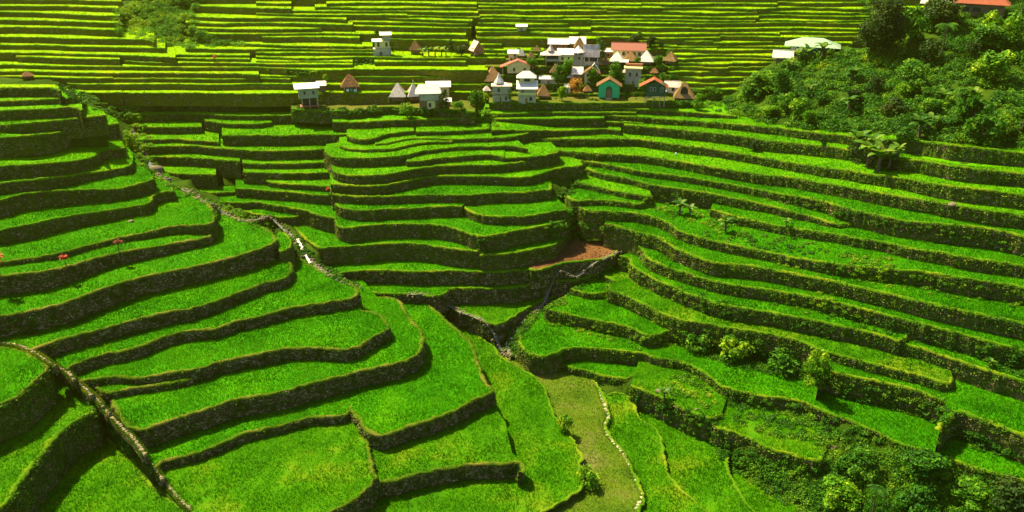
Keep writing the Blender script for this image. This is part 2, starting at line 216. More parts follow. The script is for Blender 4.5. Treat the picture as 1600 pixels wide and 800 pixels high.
for _a in _l:                                    # rows that run on across the slope are one wall
    _c = [b for b in _m if abs(b[0][1] - _a[-1][1]) < 4.6]
    if _c:
        _b2 = min(_c, key=lambda b: abs(b[0][1] - _a[-1][1])); _m.remove(_b2); _rows.remove(_b2); _rows[_rows.index(_a)] = _a[:-1] + [(_a[-1][0], (_a[-1][1] + _b2[0][1]) / 2)] + _b2[1:]
_wr = random.Random(8)
def wavy(r):
    o = [r[0]]; ph = _wr.uniform(0, 6)
    for (a, b), (c, d) in zip(r[:-1], r[1:]):
        n = max(1, int((c - a) / 28))
        for i in range(1, n + 1):
            u = a + (c - a) * i / n; o.append((u, b + (d - b) * i / n + (0.55 * math.sin(u * 0.031 + ph) + _wr.uniform(-.45, .45) if i < n or (c, d) != r[-1] else 0)))
    return o
for _i, _r in enumerate(wavy(q) for q in _rows): FR('far%02d' % _i, _r)
_rr = [5.5,11.5,17.5,24,30.5,37,44,51,58.5,65,71.5,78,85,92,98.5,105,112,121,130,139]
_rng = random.Random(5)
for _i, _v in enumerate(_rr):
    a = 745 + _rng.uniform(-3, 3) + (0 if _v < 60 else (250 if _v < 85 else 300))
    b = 1352 - max(0, (_v - 60)) * 2.4 + _rng.uniform(-12, 12)
    cuts = sorted([a] + [a + (b - a) * (0.33 + _rng.uniform(-.15, .15)), a + (b - a) * (0.66 + _rng.uniform(-.12, .12))][:(2 if _v < 60 else 1)] + [b])
    for _j in range(len(cuts) - 1):
        dv = _rng.uniform(-1.6, 1.6) if _v < 100 else 0
        n = 9; c0, c1 = cuts[_j], cuts[_j + 1]; ph = _rng.uniform(0, 6)
        FR('right%02d%s' % (_i, 'abc'[_j]), [(c0 + (c1 - c0) * q / (n - 1), _v + dv + _rng.uniform(-.5, .5) + 0.8 * math.sin(ph + q * .8) + 1.2 * q / (n - 1)) for q in range(n)], B=14)
for _i, _v in enumerate([-2,-9,-17,-26]):
    FR('top%d' % _i, [(190,_v),(600,_v-1),(1000,_v),(1700,_v+1)], B=16)
FR('topright1', [(1350,12),(1400,13),(1460,12),(1500,14)]); FR('topright2', [(1340,22),(1400,22),(1450,22)]); FR('topright3', [(1345,30),(1420,30)])
# village shelves
for _i, (_v, a, b) in enumerate([(160,764,1092),(146,755,1080),(132,752,1074),(118,752,1050),(104,758,1044),(93,790,1050),(80,850,1010)]):
    FR('shelf%d' % _i, [(a,_v),((a+b)/2,_v+1),(b,_v)], B=24, mat='earth', region='village')
    if _i == 0: _zc['shelf0'] = ([0.], [zat('G1',850)+1.3*SC])
FR('spur_foot', [(1088,139),(1150,141),(1185,138)], B=18)
# ---------------------------------------------------------------- materials
def nmat(name):
    m = bpy.data.materials.new(name); m.use_nodes = True; nt = m.node_tree; nt.nodes.clear()
    out = nt.nodes.new('ShaderNodeOutputMaterial'); return m, nt, out
def N_(nt, t, **kw):
    n = nt.nodes.new(t)
    for k, v in kw.items():
        if k.startswith('i_'):
            n.inputs[k[2:].replace('_', ' ')].default_value = v
        else: setattr(n, k, v)
    return n
def ramp(nt, fac, stops):
    r = nt.nodes.new('ShaderNodeValToRGB'); e = r.color_ramp.elements
    while len(e) > 1: e.remove(e[-1])
    e[0].position = stops[0][0]; e[0].color = (*stops[0][1], 1)
    for p, c in stops[1:]:
        q = e.new(p); q.color = (*c, 1)
    nt.links.new(fac, r.inputs[0]); return r.outputs[0]
def noise(nt, scale, detail=4, rough=0.6, vec=None, dim='3D'):
    n = nt.nodes.new('ShaderNodeTexNoise'); n.inputs['Scale'].default_value = scale
    n.inputs['Detail'].default_value = detail; n.inputs['Roughness'].default_value = rough
    if vec is None:
        g = nt.nodes.new('ShaderNodeNewGeometry'); vec = g.outputs['Position']
    nt.links.new(vec, n.inputs['Vector']); return n.outputs[0]
def mix(nt, f, a, b, mode='MIX'):
    m = nt.nodes.new('ShaderNodeMix'); m.data_type = 'RGBA'; m.blend_type = mode
    for i, x in ((0, f), (6, a), (7, b)):
        if hasattr(x, 'links'): nt.links.new(x, m.inputs[i])
        elif i == 0: m.inputs[0].default_value = x
        else: m.inputs[i].default_value = (*x, 1)
    return m.outputs[2]
def bump(nt, h, s, d):
    b = nt.nodes.new('ShaderNodeBump'); b.inputs['Strength'].default_value = s; b.inputs['Distance'].default_value = d
    nt.links.new(h, b.inputs['Height']); return b.outputs[0]
def leafmat(name, c1, c2, c3, trans=0.5, rough=0.6, spec=0.25, patch=0.12):
    """leaves and blades: colour differs from leaf to leaf and from patch to patch, light passes through"""
    m, nt, out = nmat(name)
    g = N_(nt, 'ShaderNodeNewGeometry')
    a = ramp(nt, g.outputs['Random Per Island'], [(0, c1), (0.55, c2), (1, c3)])
    pn = ramp(nt, noise(nt, patch, 5, 0.65), [(0.40, (0.5, 0.62, 0.5)), (0.5, (1.0, 1.0, 1.0)), (0.60, (1.9, 1.22, 1.3))])
    pn = mix(nt, 1.0, pn, ramp(nt, noise(nt, 0.035, 3), [(0.4, (0.78, 0.84, 0.8)), (0.6, (1.3, 1.14, 1.2))]), 'MULTIPLY')
    col = mix(nt, 1.0, a, pn, 'MULTIPLY')
    p = N_(nt, 'ShaderNodeBsdfPrincipled'); p.inputs['Roughness'].default_value = rough
    p.inputs['Specular IOR Level'].default_value = spec
    nt.links.new(col, p.inputs['Base Color'])
    t = N_(nt, 'ShaderNodeBsdfTranslucent'); nt.links.new(col, t.inputs[0])
    mx = N_(nt, 'ShaderNodeMixShader'); mx.inputs[0].default_value = trans
    nt.links.new(p.outputs[0], mx.inputs[1]); nt.links.new(t.outputs[0], mx.inputs[2]); nt.links.new(mx.outputs[0], out.inputs[0])
    return m
def solid(name, c, rough=0.8, var=0.25, sc=2.0, spec=0.3, metal=0.0, bmp=0.0, c2=None, stripes=None):
    m, nt, out = nmat(name)
    n = noise(nt, sc, 4)
    c2 = c2 or tuple(x * (1 - var) for x in c)
    col = ramp(nt, n, [(0.35, c2), (0.65, c)])
    p = N_(nt, 'ShaderNodeBsdfPrincipled'); p.inputs['Roughness'].default_value = rough
    p.inputs['Specular IOR Level'].default_value = spec; p.inputs['Metallic'].default_value = metal
    h = n
    if stripes:
        tc = N_(nt, 'ShaderNodeTexCoord'); w = N_(nt, 'ShaderNodeTexWave'); w.inputs['Scale'].default_value = stripes
        w.bands_direction = 'X'; w.inputs['Distortion'].default_value = 0.3
        nt.links.new(tc.outputs['Object'], w.inputs['Vector'])
        col = mix(nt, 0.35, col, ramp(nt, w.outputs['Fac'], [(0.0, tuple(x * 0.6 for x in c)), (0.5, c)]), 'MIX'); h = w.outputs['Fac']
    nt.links.new(col, p.inputs['Base Color'])
    if bmp: nt.links.new(bump(nt, h, bmp, 0.1), p.inputs['Normal'])
    nt.links.new(p.outputs[0], out.inputs[0]); return m
def fieldmat(name, ca, cb, cc, trans=0.0, bscale=4.0):
    m, nt, out = nmat(name)
    fine = noise(nt, bscale, 6, 0.75); big = noise(nt, 0.09, 4, 0.6)
    col = mix(nt, 0.6, ramp(nt, fine, [(0.3, ca), (0.52, cb), (0.72, cc)]), ramp(nt, big, [(0.35, ca), (0.5, cb), (0.68, cc)]))
    p = N_(nt, 'ShaderNodeBsdfPrincipled'); p.inputs['Roughness'].default_value = 0.8; p.inputs['Specular IOR Level'].default_value = 0.02
    nt.links.new(col, p.inputs['Base Color']); nt.links.new(bump(nt, fine, 0.8, 0.25), p.inputs['Normal'])
    nt.links.new(p.outputs[0], out.inputs[0]); return m
def wallmat(name='mossy_dry_stone', g0=(0.012, 0.028, 0.002), g1=(0.05, 0.085, 0.005), tone=1.0, lo=0.38, hi=0.56):
    m, nt, out = nmat(name)
    g = N_(nt, 'ShaderNodeNewGeometry')
    mp = N_(nt, 'ShaderNodeMapping'); mp.inputs['Scale'].default_value = (1, 1, 1.8); nt.links.new(g.outputs['Position'], mp.inputs[0])
    wob = noise(nt, 1.5, 3); 
    v = N_(nt, 'ShaderNodeTexVoronoi', feature='F1'); v.inputs['Scale'].default_value = 2.1; v.inputs['Randomness'].default_value = 1.0
    nt.links.new(mp.outputs[0], v.inputs['Vector'])
    ve = N_(nt, 'ShaderNodeTexVoronoi', feature='DISTANCE_TO_EDGE'); ve.inputs['Scale'].default_value = 2.1
    nt.links.new(mp.outputs[0], ve.inputs['Vector'])
    sep = N_(nt, 'ShaderNodeSeparateColor'); nt.links.new(v.outputs['Color'], sep.inputs[0])
    stone = ramp(nt, sep.outputs[0], [(0, (0.05, 0.042, 0.02)), (0.45, (0.13, 0.10, 0.048)), (0.8, (0.27, 0.21, 0.11)), (1, (0.48, 0.40, 0.24))])
    joint = ramp(nt, ve.outputs['Distance'], [(0.0, (0.12, 0.12, 0.08)), (0.12, (1, 1, 1))])
    stone = mix(nt, 1.0, mix(nt, 1.0, stone, joint, 'MULTIPLY'), (tone, tone * 1.0, tone * .8), 'MULTIPLY')
    n1 = noise(nt, 0.55, 5, 0.65); moss = ramp(nt, noise(nt, 3.0, 4), [(0.3, g0), (0.7, g1)])
    f = ramp(nt, n1, [(lo, (0, 0, 0)), (hi, (1, 1, 1))])
    col = mix(nt, f, stone, moss)
    p = N_(nt, 'ShaderNodeBsdfPrincipled'); p.inputs['Roughness'].default_value = 0.95; p.inputs['Specular IOR Level'].default_value = 0.05
    nt.links.new(col, p.inputs['Base Color']); nt.links.new(bump(nt, ve.outputs['Distance'], 1.0, 0.35), p.inputs['Normal'])
    nt.links.new(p.outputs[0], out.inputs[0]); return m
M = {}
M['rice'] = fieldmat('rice_ground', (0.012, 0.08, 0.0006), (0.028, 0.16, 0.0008), (0.06, 0.22, 0.001))
M['mid'] = fieldmat('rice_ground_patchy', (0.015, 0.08, 0.0006), (0.04, 0.15, 0.001), (0.14, 0.19, 0.006))
M['pale'] = fieldmat('thin_rice_over_mud', (0.03, 0.08, 0.003), (0.07, 0.12, 0.006), (0.14, 0.12, 0.04))
M['soil'] = fieldmat('bare_red_soil', (0.045, 0.022, 0.008), (0.10, 0.045, 0.018), (0.19, 0.095, 0.035))
M['earth'] = fieldmat('village_earth', (0.04, 0.08, 0.004), (0.08, 0.09, 0.012), (0.17, 0.13, 0.035))
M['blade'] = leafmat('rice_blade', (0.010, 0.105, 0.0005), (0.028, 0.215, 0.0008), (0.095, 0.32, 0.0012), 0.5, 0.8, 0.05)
M['blade_mid'] = leafmat('rice_blade_midslope', (0.025, 0.155, 0.0005), (0.065, 0.275, 0.0008), (0.15, 0.38, 0.0012), 0.5, 0.8, 0.05)  # halfway step of the glow tint, painted into the midslope blades
M['blade_far'] = leafmat('rice_blade_far_glow', (0.11, 0.26, 0.0006), (0.20, 0.39, 0.001), (0.32, 0.45, 0.0015), 0.5, 0.8, 0.05)  # yellowed and brightened: distant sun glow put into the blade colour
M['blade_pale'] = leafmat('thin_rice_blade', (0.04, 0.14, 0.002), (0.10, 0.22, 0.004), (0.25, 0.28, 0.03), 0.4)
M['wall'] = wallmat(tone=1.0, lo=0.44, hi=0.6)
M['wallmid'] = wallmat('weedy_stone_wall', (0.02, 0.05, 0.002), (0.085, 0.13, 0.005), 0.95, 0.34, 0.6)
M['wallfar'] = wallmat('grassy_wall_sunlit_tint', (0.07, 0.09, 0.003), (0.17, 0.17, 0.008), 1.1, 0.3, 0.55)  # lifted to bright olive, painting sunlight into the far walls
M['rice_mid'] = fieldmat('rice_ground_midslope', (0.03, 0.14, 0.0006), (0.06, 0.22, 0.0008), (0.11, 0.28, 0.001))  # lightened by the same painted glow as the midslope blades
M['rice_far'] = fieldmat('rice_ground_far_glow', (0.11, 0.24, 0.0006), (0.18, 0.34, 0.001), (0.28, 0.38, 0.0015))  # far ground yellowed to match, glow held in the base colour
M['rim'] = fieldmat('mossy_bund', (0.025, 0.08, 0.002), (0.065, 0.11, 0.005), (0.22, 0.15, 0.035), bscale=2.0)
M['rimgreen'] = fieldmat('grassy_bund', (0.025, 0.09, 0.002), (0.06, 0.15, 0.003), (0.20, 0.22, 0.01), bscale=2.0)
M['rimgrass'] = leafmat('bund_grass', (0.025, 0.11, 0.0015), (0.06, 0.19, 0.003), (0.22, 0.31, 0.01), 0.45, 0.8, 0.1)
M['creeper'] = leafmat('creeper_leaf', (0.02, 0.085, 0.002), (0.05, 0.17, 0.003), (0.15, 0.32, 0.008), 0.35, 0.6, 0.15, 0.4)
M['bush'] = leafmat('bush_leaf', (0.012, 0.075, 0.002), (0.034, 0.155, 0.003), (0.10, 0.28, 0.006), 0.4, 0.6, 0.15)
M['bushbright'] = leafmat('bright_bush_leaf', (0.035, 0.15, 0.002), (0.09, 0.28, 0.004), (0.22, 0.42, 0.01), 0.45, 0.6, 0.15)
M['darkleaf'] = leafmat('dark_tree_leaf', (0.010, 0.035, 0.003), (0.022, 0.065, 0.004), (0.05, 0.11, 0.008), 0.3, 0.6, 0.15)
M['banana'] = leafmat('banana_leaf', (0.03, 0.12, 0.003), (0.07, 0.20, 0.006), (0.15, 0.27, 0.02), 0.45, 0.5, 0.25)
M['redleaf'] = leafmat('red_leaf', (0.18, 0.02, 0.01), (0.40, 0.05, 0.02), (0.55, 0.14, 0.04), 0.4)
M['orangeleaf'] = leafmat('orange_leaf', (0.25, 0.12, 0.01), (0.45, 0.22, 0.015), (0.5, 0.35, 0.03), 0.4)
M['bark'] = solid('bark', (0.12, 0.08, 0.04), 0.9, 0.5, 6.0, bmp=0.5)
M['ground'] = fieldmat('gully_ground', (0.012, 0.03, 0.002), (0.025, 0.06, 0.003), (0.05, 0.09, 0.006))
M['stone'] = solid('pale_path_stone', (0.25, 0.20, 0.11), 0.8, 0.65, 3.0, bmp=0.6)
M['stonepale'] = solid('pale_bund_stone', (0.55, 0.47, 0.30), 0.8, 0.45, 3.0, bmp=0.6)
M['rock'] = solid('grey_brown_rock', (0.16, 0.125, 0.07), 0.85, 0.5, 1.6, bmp=0.8)
M['water'] = solid('stream_water', (0.16, 0.17, 0.12), 0.08, 0.5, 1.2, spec=0.8)
M['foam'] = solid('white_water', (0.75, 0.72, 0.6), 0.6, 0.3, 4.0)

# ---------------------------------------------------------------- helpers
rng = np.random.default_rng(11); R = random.Random(3)
COL = scene.collection
def tag(o, label=None, cat=None, group=None, kind=None):
    if label: o['label'] = label
    if cat: o['category'] = cat
    if group: o['group'] = group
    if kind: o['kind'] = kind
    return o
def link(name, me, parent=None, mat=None):
    o = bpy.data.objects.new(name, me); COL.objects.link(o)
    if parent is not None: o.parent = parent
    if mat is not None and me is not None and len(me.materials) == 0:
        for q in (mat if isinstance(mat, (list, tuple)) else [mat]): me.materials.append(q)
    return o
def mesh_np(name, V, F, smooth=False):
    """V (n,3) array; F (m,k) array of equal-sized faces"""
    me = bpy.data.meshes.new(name); V = np.asarray(V, np.float32); F = np.asarray(F, np.int32)
    me.vertices.add(len(V)); me.vertices.foreach_set('co', V.ravel())
    k = F.shape[1]; me.loops.add(F.size); me.loops.foreach_set('vertex_index', F.ravel())
    me.polygons.add(len(F)); me.polygons.foreach_set('loop_start', np.arange(0, F.size, k, dtype=np.int32))
    me.polygons.foreach_set('loop_total', np.full(len(F), k, np.int32))
    if smooth: me.polygons.foreach_set('use_smooth', np.ones(len(F), bool))
    me.update(calc_edges=True); me.validate(); return me
def blades(P_, h, w, lean=0.4, outward=None, droop=0.0):
    """one bent triangle blade per base point; outward (n,3) pushes the tips"""
    P_ = np.asarray(P_, float); n = len(P_)
    if n == 0: return np.zeros((0, 3)), np.zeros((0, 3), int)
    a = rng.uniform(0, 2 * np.pi, n); hh = h * rng.uniform(0.55, 1.25, n) * (1 + 0.28 * vnoise(P_, 0.55, 77)); ww = w * rng.uniform(0.6, 1.3, n)
    s = np.stack([np.cos(a), np.sin(a), 0 * a], 1) * ww[:, None] * 0.5
    la = rng.uniform(0, 2 * np.pi, n); l = lean * hh * rng.uniform(0.1, 1, n)
    tip = P_ + np.stack([np.cos(la) * l, np.sin(la) * l, hh], 1)
    if outward is not None: tip = tip + outward * (hh * 0.8)[:, None]; tip[:, 2] -= droop * hh
    V = np.empty((n * 3, 3)); V[0::3] = P_ - s; V[1::3] = P_ + s; V[2::3] = tip
    return V, np.arange(n * 3).reshape(-1, 3)
def leaves(P_, size, nrm=None, spread=0.9, aspect=0.55):
    """diamond leaves around given normals"""
    P_ = np.asarray(P_, float); n = len(P_)
    if n == 0: return np.zeros((0, 3)), np.zeros((0, 4), int)
    d = rng.normal(size=(n, 3)); 
    if nrm is not None: d = d * spread + nrm * 1.3
    d /= np.linalg.norm(d, axis=1)[:, None] + 1e-9
    t = np.cross(d, rng.normal(size=(n, 3))); t /= np.linalg.norm(t, axis=1)[:, None] + 1e-9
    b = np.cross(d, t); s = (size * rng.uniform(0.5, 1.35, n))[:, None]
    V = np.empty((n * 4, 3)); V[0::4] = P_ - t * s * 0.5; V[1::4] = P_ + b * s * aspect * 0.5; V[2::4] = P_ + t * s * 0.5; V[3::4] = P_ - b * s * aspect * 0.5
    return V, np.arange(n * 4).reshape(-1, 4)
def cat_(L):
    V = []; F = []; o = 0
    for v, f in L:
        if len(v): V.append(v); F.append(f + o); o += len(v)
    return np.concatenate(V), np.concatenate(F)
def vnoise(P_, f, seed=0):
    """cheap smooth noise from sines, -1..1"""
    r = np.random.default_rng(seed); out = 0
    for k in range(5):
        d = r.normal(size=3) * f * (1 + 0.7 * k); out = out + np.sin(P_ @ d + r.uniform(0, 6.28)) / (1 + 0.5 * k)
    return out / 2.3

# ---------------------------------------------------------------- unproject every terrace
def resample(pts, step):
    out = [pts[0]]
    for a, b in zip(pts[:-1], pts[1:]):
        L = math.dist(a[:2], b[:2]); n = max(1, int(round(L / step)))
        for i in range(1, n + 1): out.append(tuple(a[j] + (b[j] - a[j]) * i / n for j in range(len(a))))
    return out
def smooth_uv(pts):
    """round the traced line a little: one pass of corner cutting, keeping its ends"""
    o = [pts[0]]
    for a, b in zip(pts[:-1], pts[1:]):
        o.append((a[0] * .75 + b[0] * .25, a[1] * .75 + b[1] * .25)); o.append((a[0] * .25 + b[0] * .75, a[1] * .25 + b[1] * .75))
    o.append(pts[-1]); return o
for name, p in P.items():
    lip = p['lip']
    lipu = smooth_uv(lip)
    w = []
    for u, v in lipu:
        z = zat(name, u); x, y = at(u, v, z); w.append((x, y, z))
    far = p['region'] in ('far', 'village')
    w = resample(w, 0.9 if far else 0.55)
    A = np.array(w)
    # small irregularities of a hand-built wall, in metres
    tg = np.gradient(A[:, :2], axis=0); tg /= np.linalg.norm(tg, axis=1)[:, None] + 1e-9
    nr = np.stack([tg[:, 1], -tg[:, 0]], 1)      # to the right of travel = away from the paddy (towards the camera)
    amp = 0.16 if far else 0.30
    j = vnoise(A, 0.9, 7) * amp + vnoise(A, 3.0, 8) * amp * 0.5 + rng.normal(0, amp * 0.22, len(A))
    A[:, :2] += nr * j[:, None]
    p['W'] = A; p['NR'] = nr
    if p['back'] is None:
        B = p['B']; bu = [(u, v - B) for u, v in lip[::-1]]
        bu = [bu[0]] + bu[1:-1:2] + [bu[-1]] if len(bu) > 4 else bu
    else: bu = p['back']
    p['BK'] = np.array([(*at(u, v, zat(name, u)), zat(name, u)) for u, v in bu])

# ---------------------------------------------------------------- height field of the valley (for placing things and for the ground under the terraces)
GX0, GX1, GY0, GY1, GS = -300.0, 390.0, 70.0, 560.0, 0.75
nx, ny = int((GX1 - GX0) / GS), int((GY1 - GY0) / GS)
gx = GX0 + (np.arange(nx) + .5) * GS; gy = GY0 + (np.arange(ny) + .5) * GS
TOP = np.full((ny, nx), -1e3); 
def raster(poly, zf, arr):
    x0, y0 = poly.min(0); x1, y1 = poly.max(0)
    i0, i1 = max(0, int((x0 - GX0) / GS)), min(nx, int((x1 - GX0) / GS) + 2); j0, j1 = max(0, int((y0 - GY0) / GS)), min(ny, int((y1 - GY0) / GS) + 2)
    if i0 >= i1 or j0 >= j1: return
    X, Y = np.meshgrid(gx[i0:i1], gy[j0:j1]); ins = np.zeros(X.shape, bool)
    n = len(poly); k = n - 1
    for i in range(n):
        xi, yi = poly[i]; xk, yk = poly[k]
        if yi != yk:
            c = ((yi > Y) != (yk > Y)) & (X < (xk - xi) * (Y - yi) / (yk - yi) + xi); ins ^= c
        k = i
    Z = zf(X, Y); sub = arr[j0:j1, i0:i1]; m = ins & (Z > sub); sub[m] = Z[m]
def make_zf(name, z0):
    us, zs = zfun(name)
    def f(X, Y):
        zz = z0 - CAMZ; d = Y * CP - zz * SP; u = 800 + FPX * X / np.maximum(d, 1); return np.interp(u, us, zs)
    return f
for name, p in P.items():
    A = p['W']; poly = np.concatenate([A[:, :2], p['BK'][:, :2]])
    raster(poly, make_zf(name, float(A[:, 2].mean())), TOP)
# extra ground: the wooded spur on the right, and the bottom-right gully
def spur_pts():
    foot = [(1095,160),(1150,183),(1200,198),(1260,205),(1331,212),(1400,217),(1500,226),(1600,237),(2060,330)]
    crest = [(1095,158),(1150,142),(1185,116),(1215,98),(1240,80),(1300,76),(1345,84),(1400,62),(1450,30),(1500,20),(1600,18),(2060,-60)]
    out = []
    for u in np.arange(1095, 2060, 5.0):
        vf = np.interp(u, *zip(*foot)); vc = np.interp(u, *zip(*crest)); z0 = zat('A', u) - 0.5
        x0, y0 = at(u, vf, z0); dist0 = math.hypot(x0, y0)
        for t in np.linspace(0, 1.0, 60):
            v = vf + (vc - vf) * t; dist = dist0 + (vf - v) * 0.34 * (1 + 0.25 * t)
            a, yy, ww = ray(u, v); s = dist / math.hypot(a, yy); out.append((a * s, yy * s, CAMZ + ww * s))
        for e in range(1, 16):                    # over the crest and down behind
            a2 = 1 + e * 0.012; out.append((out[-e][0] * 1.0 if False else a * s * a2, yy * s * a2, CAMZ + ww * s - e * e * 0.10 + (0 if u < 1450 else e * 0.35)))
    return np.array(out)
SPUR = spur_pts(); SP_ = np.zeros((ny, nx)); SN = np.zeros((ny, nx))
ii = ((SPUR[:, 0] - GX0) / GS).astype(int); jj = ((SPUR[:, 1] - GY0) / GS).astype(int); ok = (ii >= 1) & (ii < nx - 1) & (jj >= 1) & (jj < ny - 1)
for di in (-2, -1, 0, 1, 2):
    for dj in (-2, -1, 0, 1, 2):
        q = (np.clip(jj[ok] + dj, 0, ny - 1), np.clip(ii[ok] + di, 0, nx - 1)); w_ = math.exp(-(di * di + dj * dj) / 2.0)
        np.add.at(SP_, q, SPUR[ok, 2] * w_); np.add.at(SN, q, w_)
SPH = np.where(SN > 0.05, SP_ / np.maximum(SN, 1e-6), -1e3); SPURMASK = (SPH > TOP) & (SN > 0.05)
TOPS = np.maximum(TOP, SPH)
def pushpull(Z, m):
    """fill the cells where m is False from their neighbours, coarse to fine"""
    if Z.shape[0] <= 2 or Z.shape[1] <= 2 or m.all():
        return np.where(m, Z, Z[m].mean() if m.any() else 0)
    h, w = Z.shape; H2, W2 = (h + 1) // 2, (w + 1) // 2
    Zp = np.zeros((H2 * 2, W2 * 2)); mp = np.zeros((H2 * 2, W2 * 2)); Zp[:h, :w] = np.where(m, Z, 0); mp[:h, :w] = m
    s = Zp.reshape(H2, 2, W2, 2).sum((1, 3)); c = mp.reshape(H2, 2, W2, 2).sum((1, 3))
    L = pushpull(s / np.maximum(c, 1), c > 0)
    yy = (np.arange(h) + .5) / 2 - .5; xx = (np.arange(w) + .5) / 2 - .5
    y0 = np.clip(np.floor(yy).astype(int), 0, H2 - 1); x0 = np.clip(np.floor(xx).astype(int), 0, W2 - 1)
    y1 = np.clip(y0 + 1, 0, H2 - 1); x1 = np.clip(x0 + 1, 0, W2 - 1); fy = np.clip(yy - y0, 0, 1)[:, None]; fx = np.clip(xx - x0, 0, 1)[None]
    U = (L[y0][:, x0] * (1 - fx) + L[y0][:, x1] * fx) * (1 - fy) + (L[y1][:, x0] * (1 - fx) + L[y1][:, x1] * fx) * fy
    return np.where(m, Z, U)
SEED = TOPS.copy()
for (u, v, z) in [(1290,800,11.0),(1400,790,12.5),(1500,800,13.0),(1600,800,13.5),(1350,740,13.5),(1700,860,14),(1450,880,10),(1200,900,9.0),
                  (200,178,44),(215,240,39.5),(240,268,37.0),(275,292,35.0),(330,322,32.5),(365,340,30.0),(470,385,25.5),(482,408,24.0),(510,430,22.5),(560,455,21),(640,466,19),(700,486,16.5),(760,525,14.3),(790,548,13.8),(812,530,14.5),(830,500,16),(870,462,19),(960,412,23),(905,345,29),(885,305,33),(900,275,35)]:
    x, y = at(u, v, z * SC); i, j = int((x - GX0) / GS), int((y - GY0) / GS)
    if 2 <= i < nx - 2 and 2 <= j < ny - 2:
        sub = SEED[j-1:j+2, i-1:i+2]; sub[sub < -500] = z * SC
for _e in range(0, nx, 12):                       # the slopes go on rising outside the picture
    for _y, _zz in ((ny - 3, 150.0),):
        SEED[_y, _e] = _zz
for _e in range(0, ny, 12):
    SEED[_e, 2] = 128 + 0.03 * _e; SEED[_e, nx - 3] = 118 + 0.03 * _e
FILL = pushpull(SEED, SEED > -500)
K_ = np.ones(5) / 5
for _ in range(3):
    Fs = np.apply_along_axis(lambda r: np.convolve(np.pad(r, 2, 'edge'), K_, 'valid'), 1, FILL)
    Fs = np.apply_along_axis(lambda r: np.convolve(np.pad(r, 2, 'edge'), K_, 'valid'), 0, Fs)
    FILL = np.where((SEED > -500) & (TOPS > -500), FILL, Fs)
COVER = TOP > -500
COVER &= ~SPURMASK
BASE = FILL.copy()
for ax in (0, 1):
    for sh in (1, 2):
        BASE = np.minimum(BASE, np.minimum(np.roll(FILL, sh, ax), np.roll(FILL, -sh, ax)))
BASE = np.where(COVER, BASE - 1.2, np.where(SPURMASK, FILL, np.minimum(BASE + 0.3, FILL - 0.5)))
HGT = np.where(COVER, TOP, BASE)
def H(x, y):
    i = min(max(int((x - GX0) / GS), 0), nx - 1); j = min(max(int((y - GY0) / GS), 0), ny - 1); return float(HGT[j, i])
def Hn(X, Y, arr=None):
    arr = HGT if arr is None else arr
    i = np.clip(((X - GX0) / GS).astype(int), 0, nx - 1); j = np.clip(((Y - GY0) / GS).astype(int), 0, ny - 1); return arr[j, i]
def hit(u, v, face=False):
    """where the sight line through a pixel of the photograph meets the ground"""
    a, yy, w = ray(u, v); n = math.hypot(a, yy); s = 100.0
    while s < 520:
        x, y, z = a / n * s, yy / n * s, CAMZ + w / n * s
        if z <= H(x, y): break
        s += 0.25
    x, y = a / n * s, yy / n * s; h = H(x, y); z = CAMZ + w / n * s
    if face and h - z > 0.5: return Vector((x - a / n * .5, y - yy / n * .5, z))      # on the face of a wall
    return Vector((x, y, h))

# ---------------------------------------------------------------- the ground sheet
st = 1
bx_, by_ = np.meshgrid(gx[::st], gy[::st]); bz_ = BASE[::st, ::st] + vnoise(np.stack([bx_.ravel(), by_.ravel(), 0 * bx_.ravel()], 1), 0.5, 3).reshape(bx_.shape) * 0.25
nn_y, nn_x = bx_.shape; idx = np.arange(nn_y * nn_x).reshape(nn_y, nn_x)
V = np.stack([bx_.ravel(), by_.ravel(), bz_.ravel()], 1); F = np.stack([idx[:-1, :-1].ravel(), idx[:-1, 1:].ravel(), idx[1:, 1:].ravel(), idx[1:, :-1].ravel()], 1)
# an outer skirt of hills so that the sheet goes on past the picture
V2 = []; sk = [(GX0, GY0), (GX1, GY0), (GX1, GY1), (GX0, GY1)]
o = link('hillside_ground', mesh_np('hillside_ground', V, F, True), mat=M['ground']); tag(o, 'dark green valley ground between the terraces', kind='structure')
def outer():
    xs = np.linspace(-1500, 1500, 61); ys = np.linspace(-600, 2200, 57); X, Y = np.meshgrid(xs, ys)
    Z = 60 + 0.30 * np.maximum(0, np.abs(X - 40) - 250) + 0.34 * np.maximum(0, Y - 330) + 25 * np.sin(X * 0.006) * np.cos(Y * 0.005)
    inside = (X > GX0 - 20) & (X < GX1 + 20) & (Y > GY0 - 20) & (Y < GY1 + 20); Z = np.where(inside, -30, Z)
    Z = np.where(Y < 60, np.minimum(Z, 20 + 0 * Y), Z)
    I = np.arange(X.size).reshape(X.shape)
    return np.stack([X.ravel(), Y.ravel(), Z.ravel()], 1), np.stack([I[:-1, :-1].ravel(), I[:-1, 1:].ravel(), I[1:, 1:].ravel(), I[1:, :-1].ravel()], 1)
_v, _f = outer(); o = link('distant_hills', mesh_np('distant_hills', _v, _f, True), mat=M['ground']); tag(o, 'green hills beyond the terraces', kind='structure')

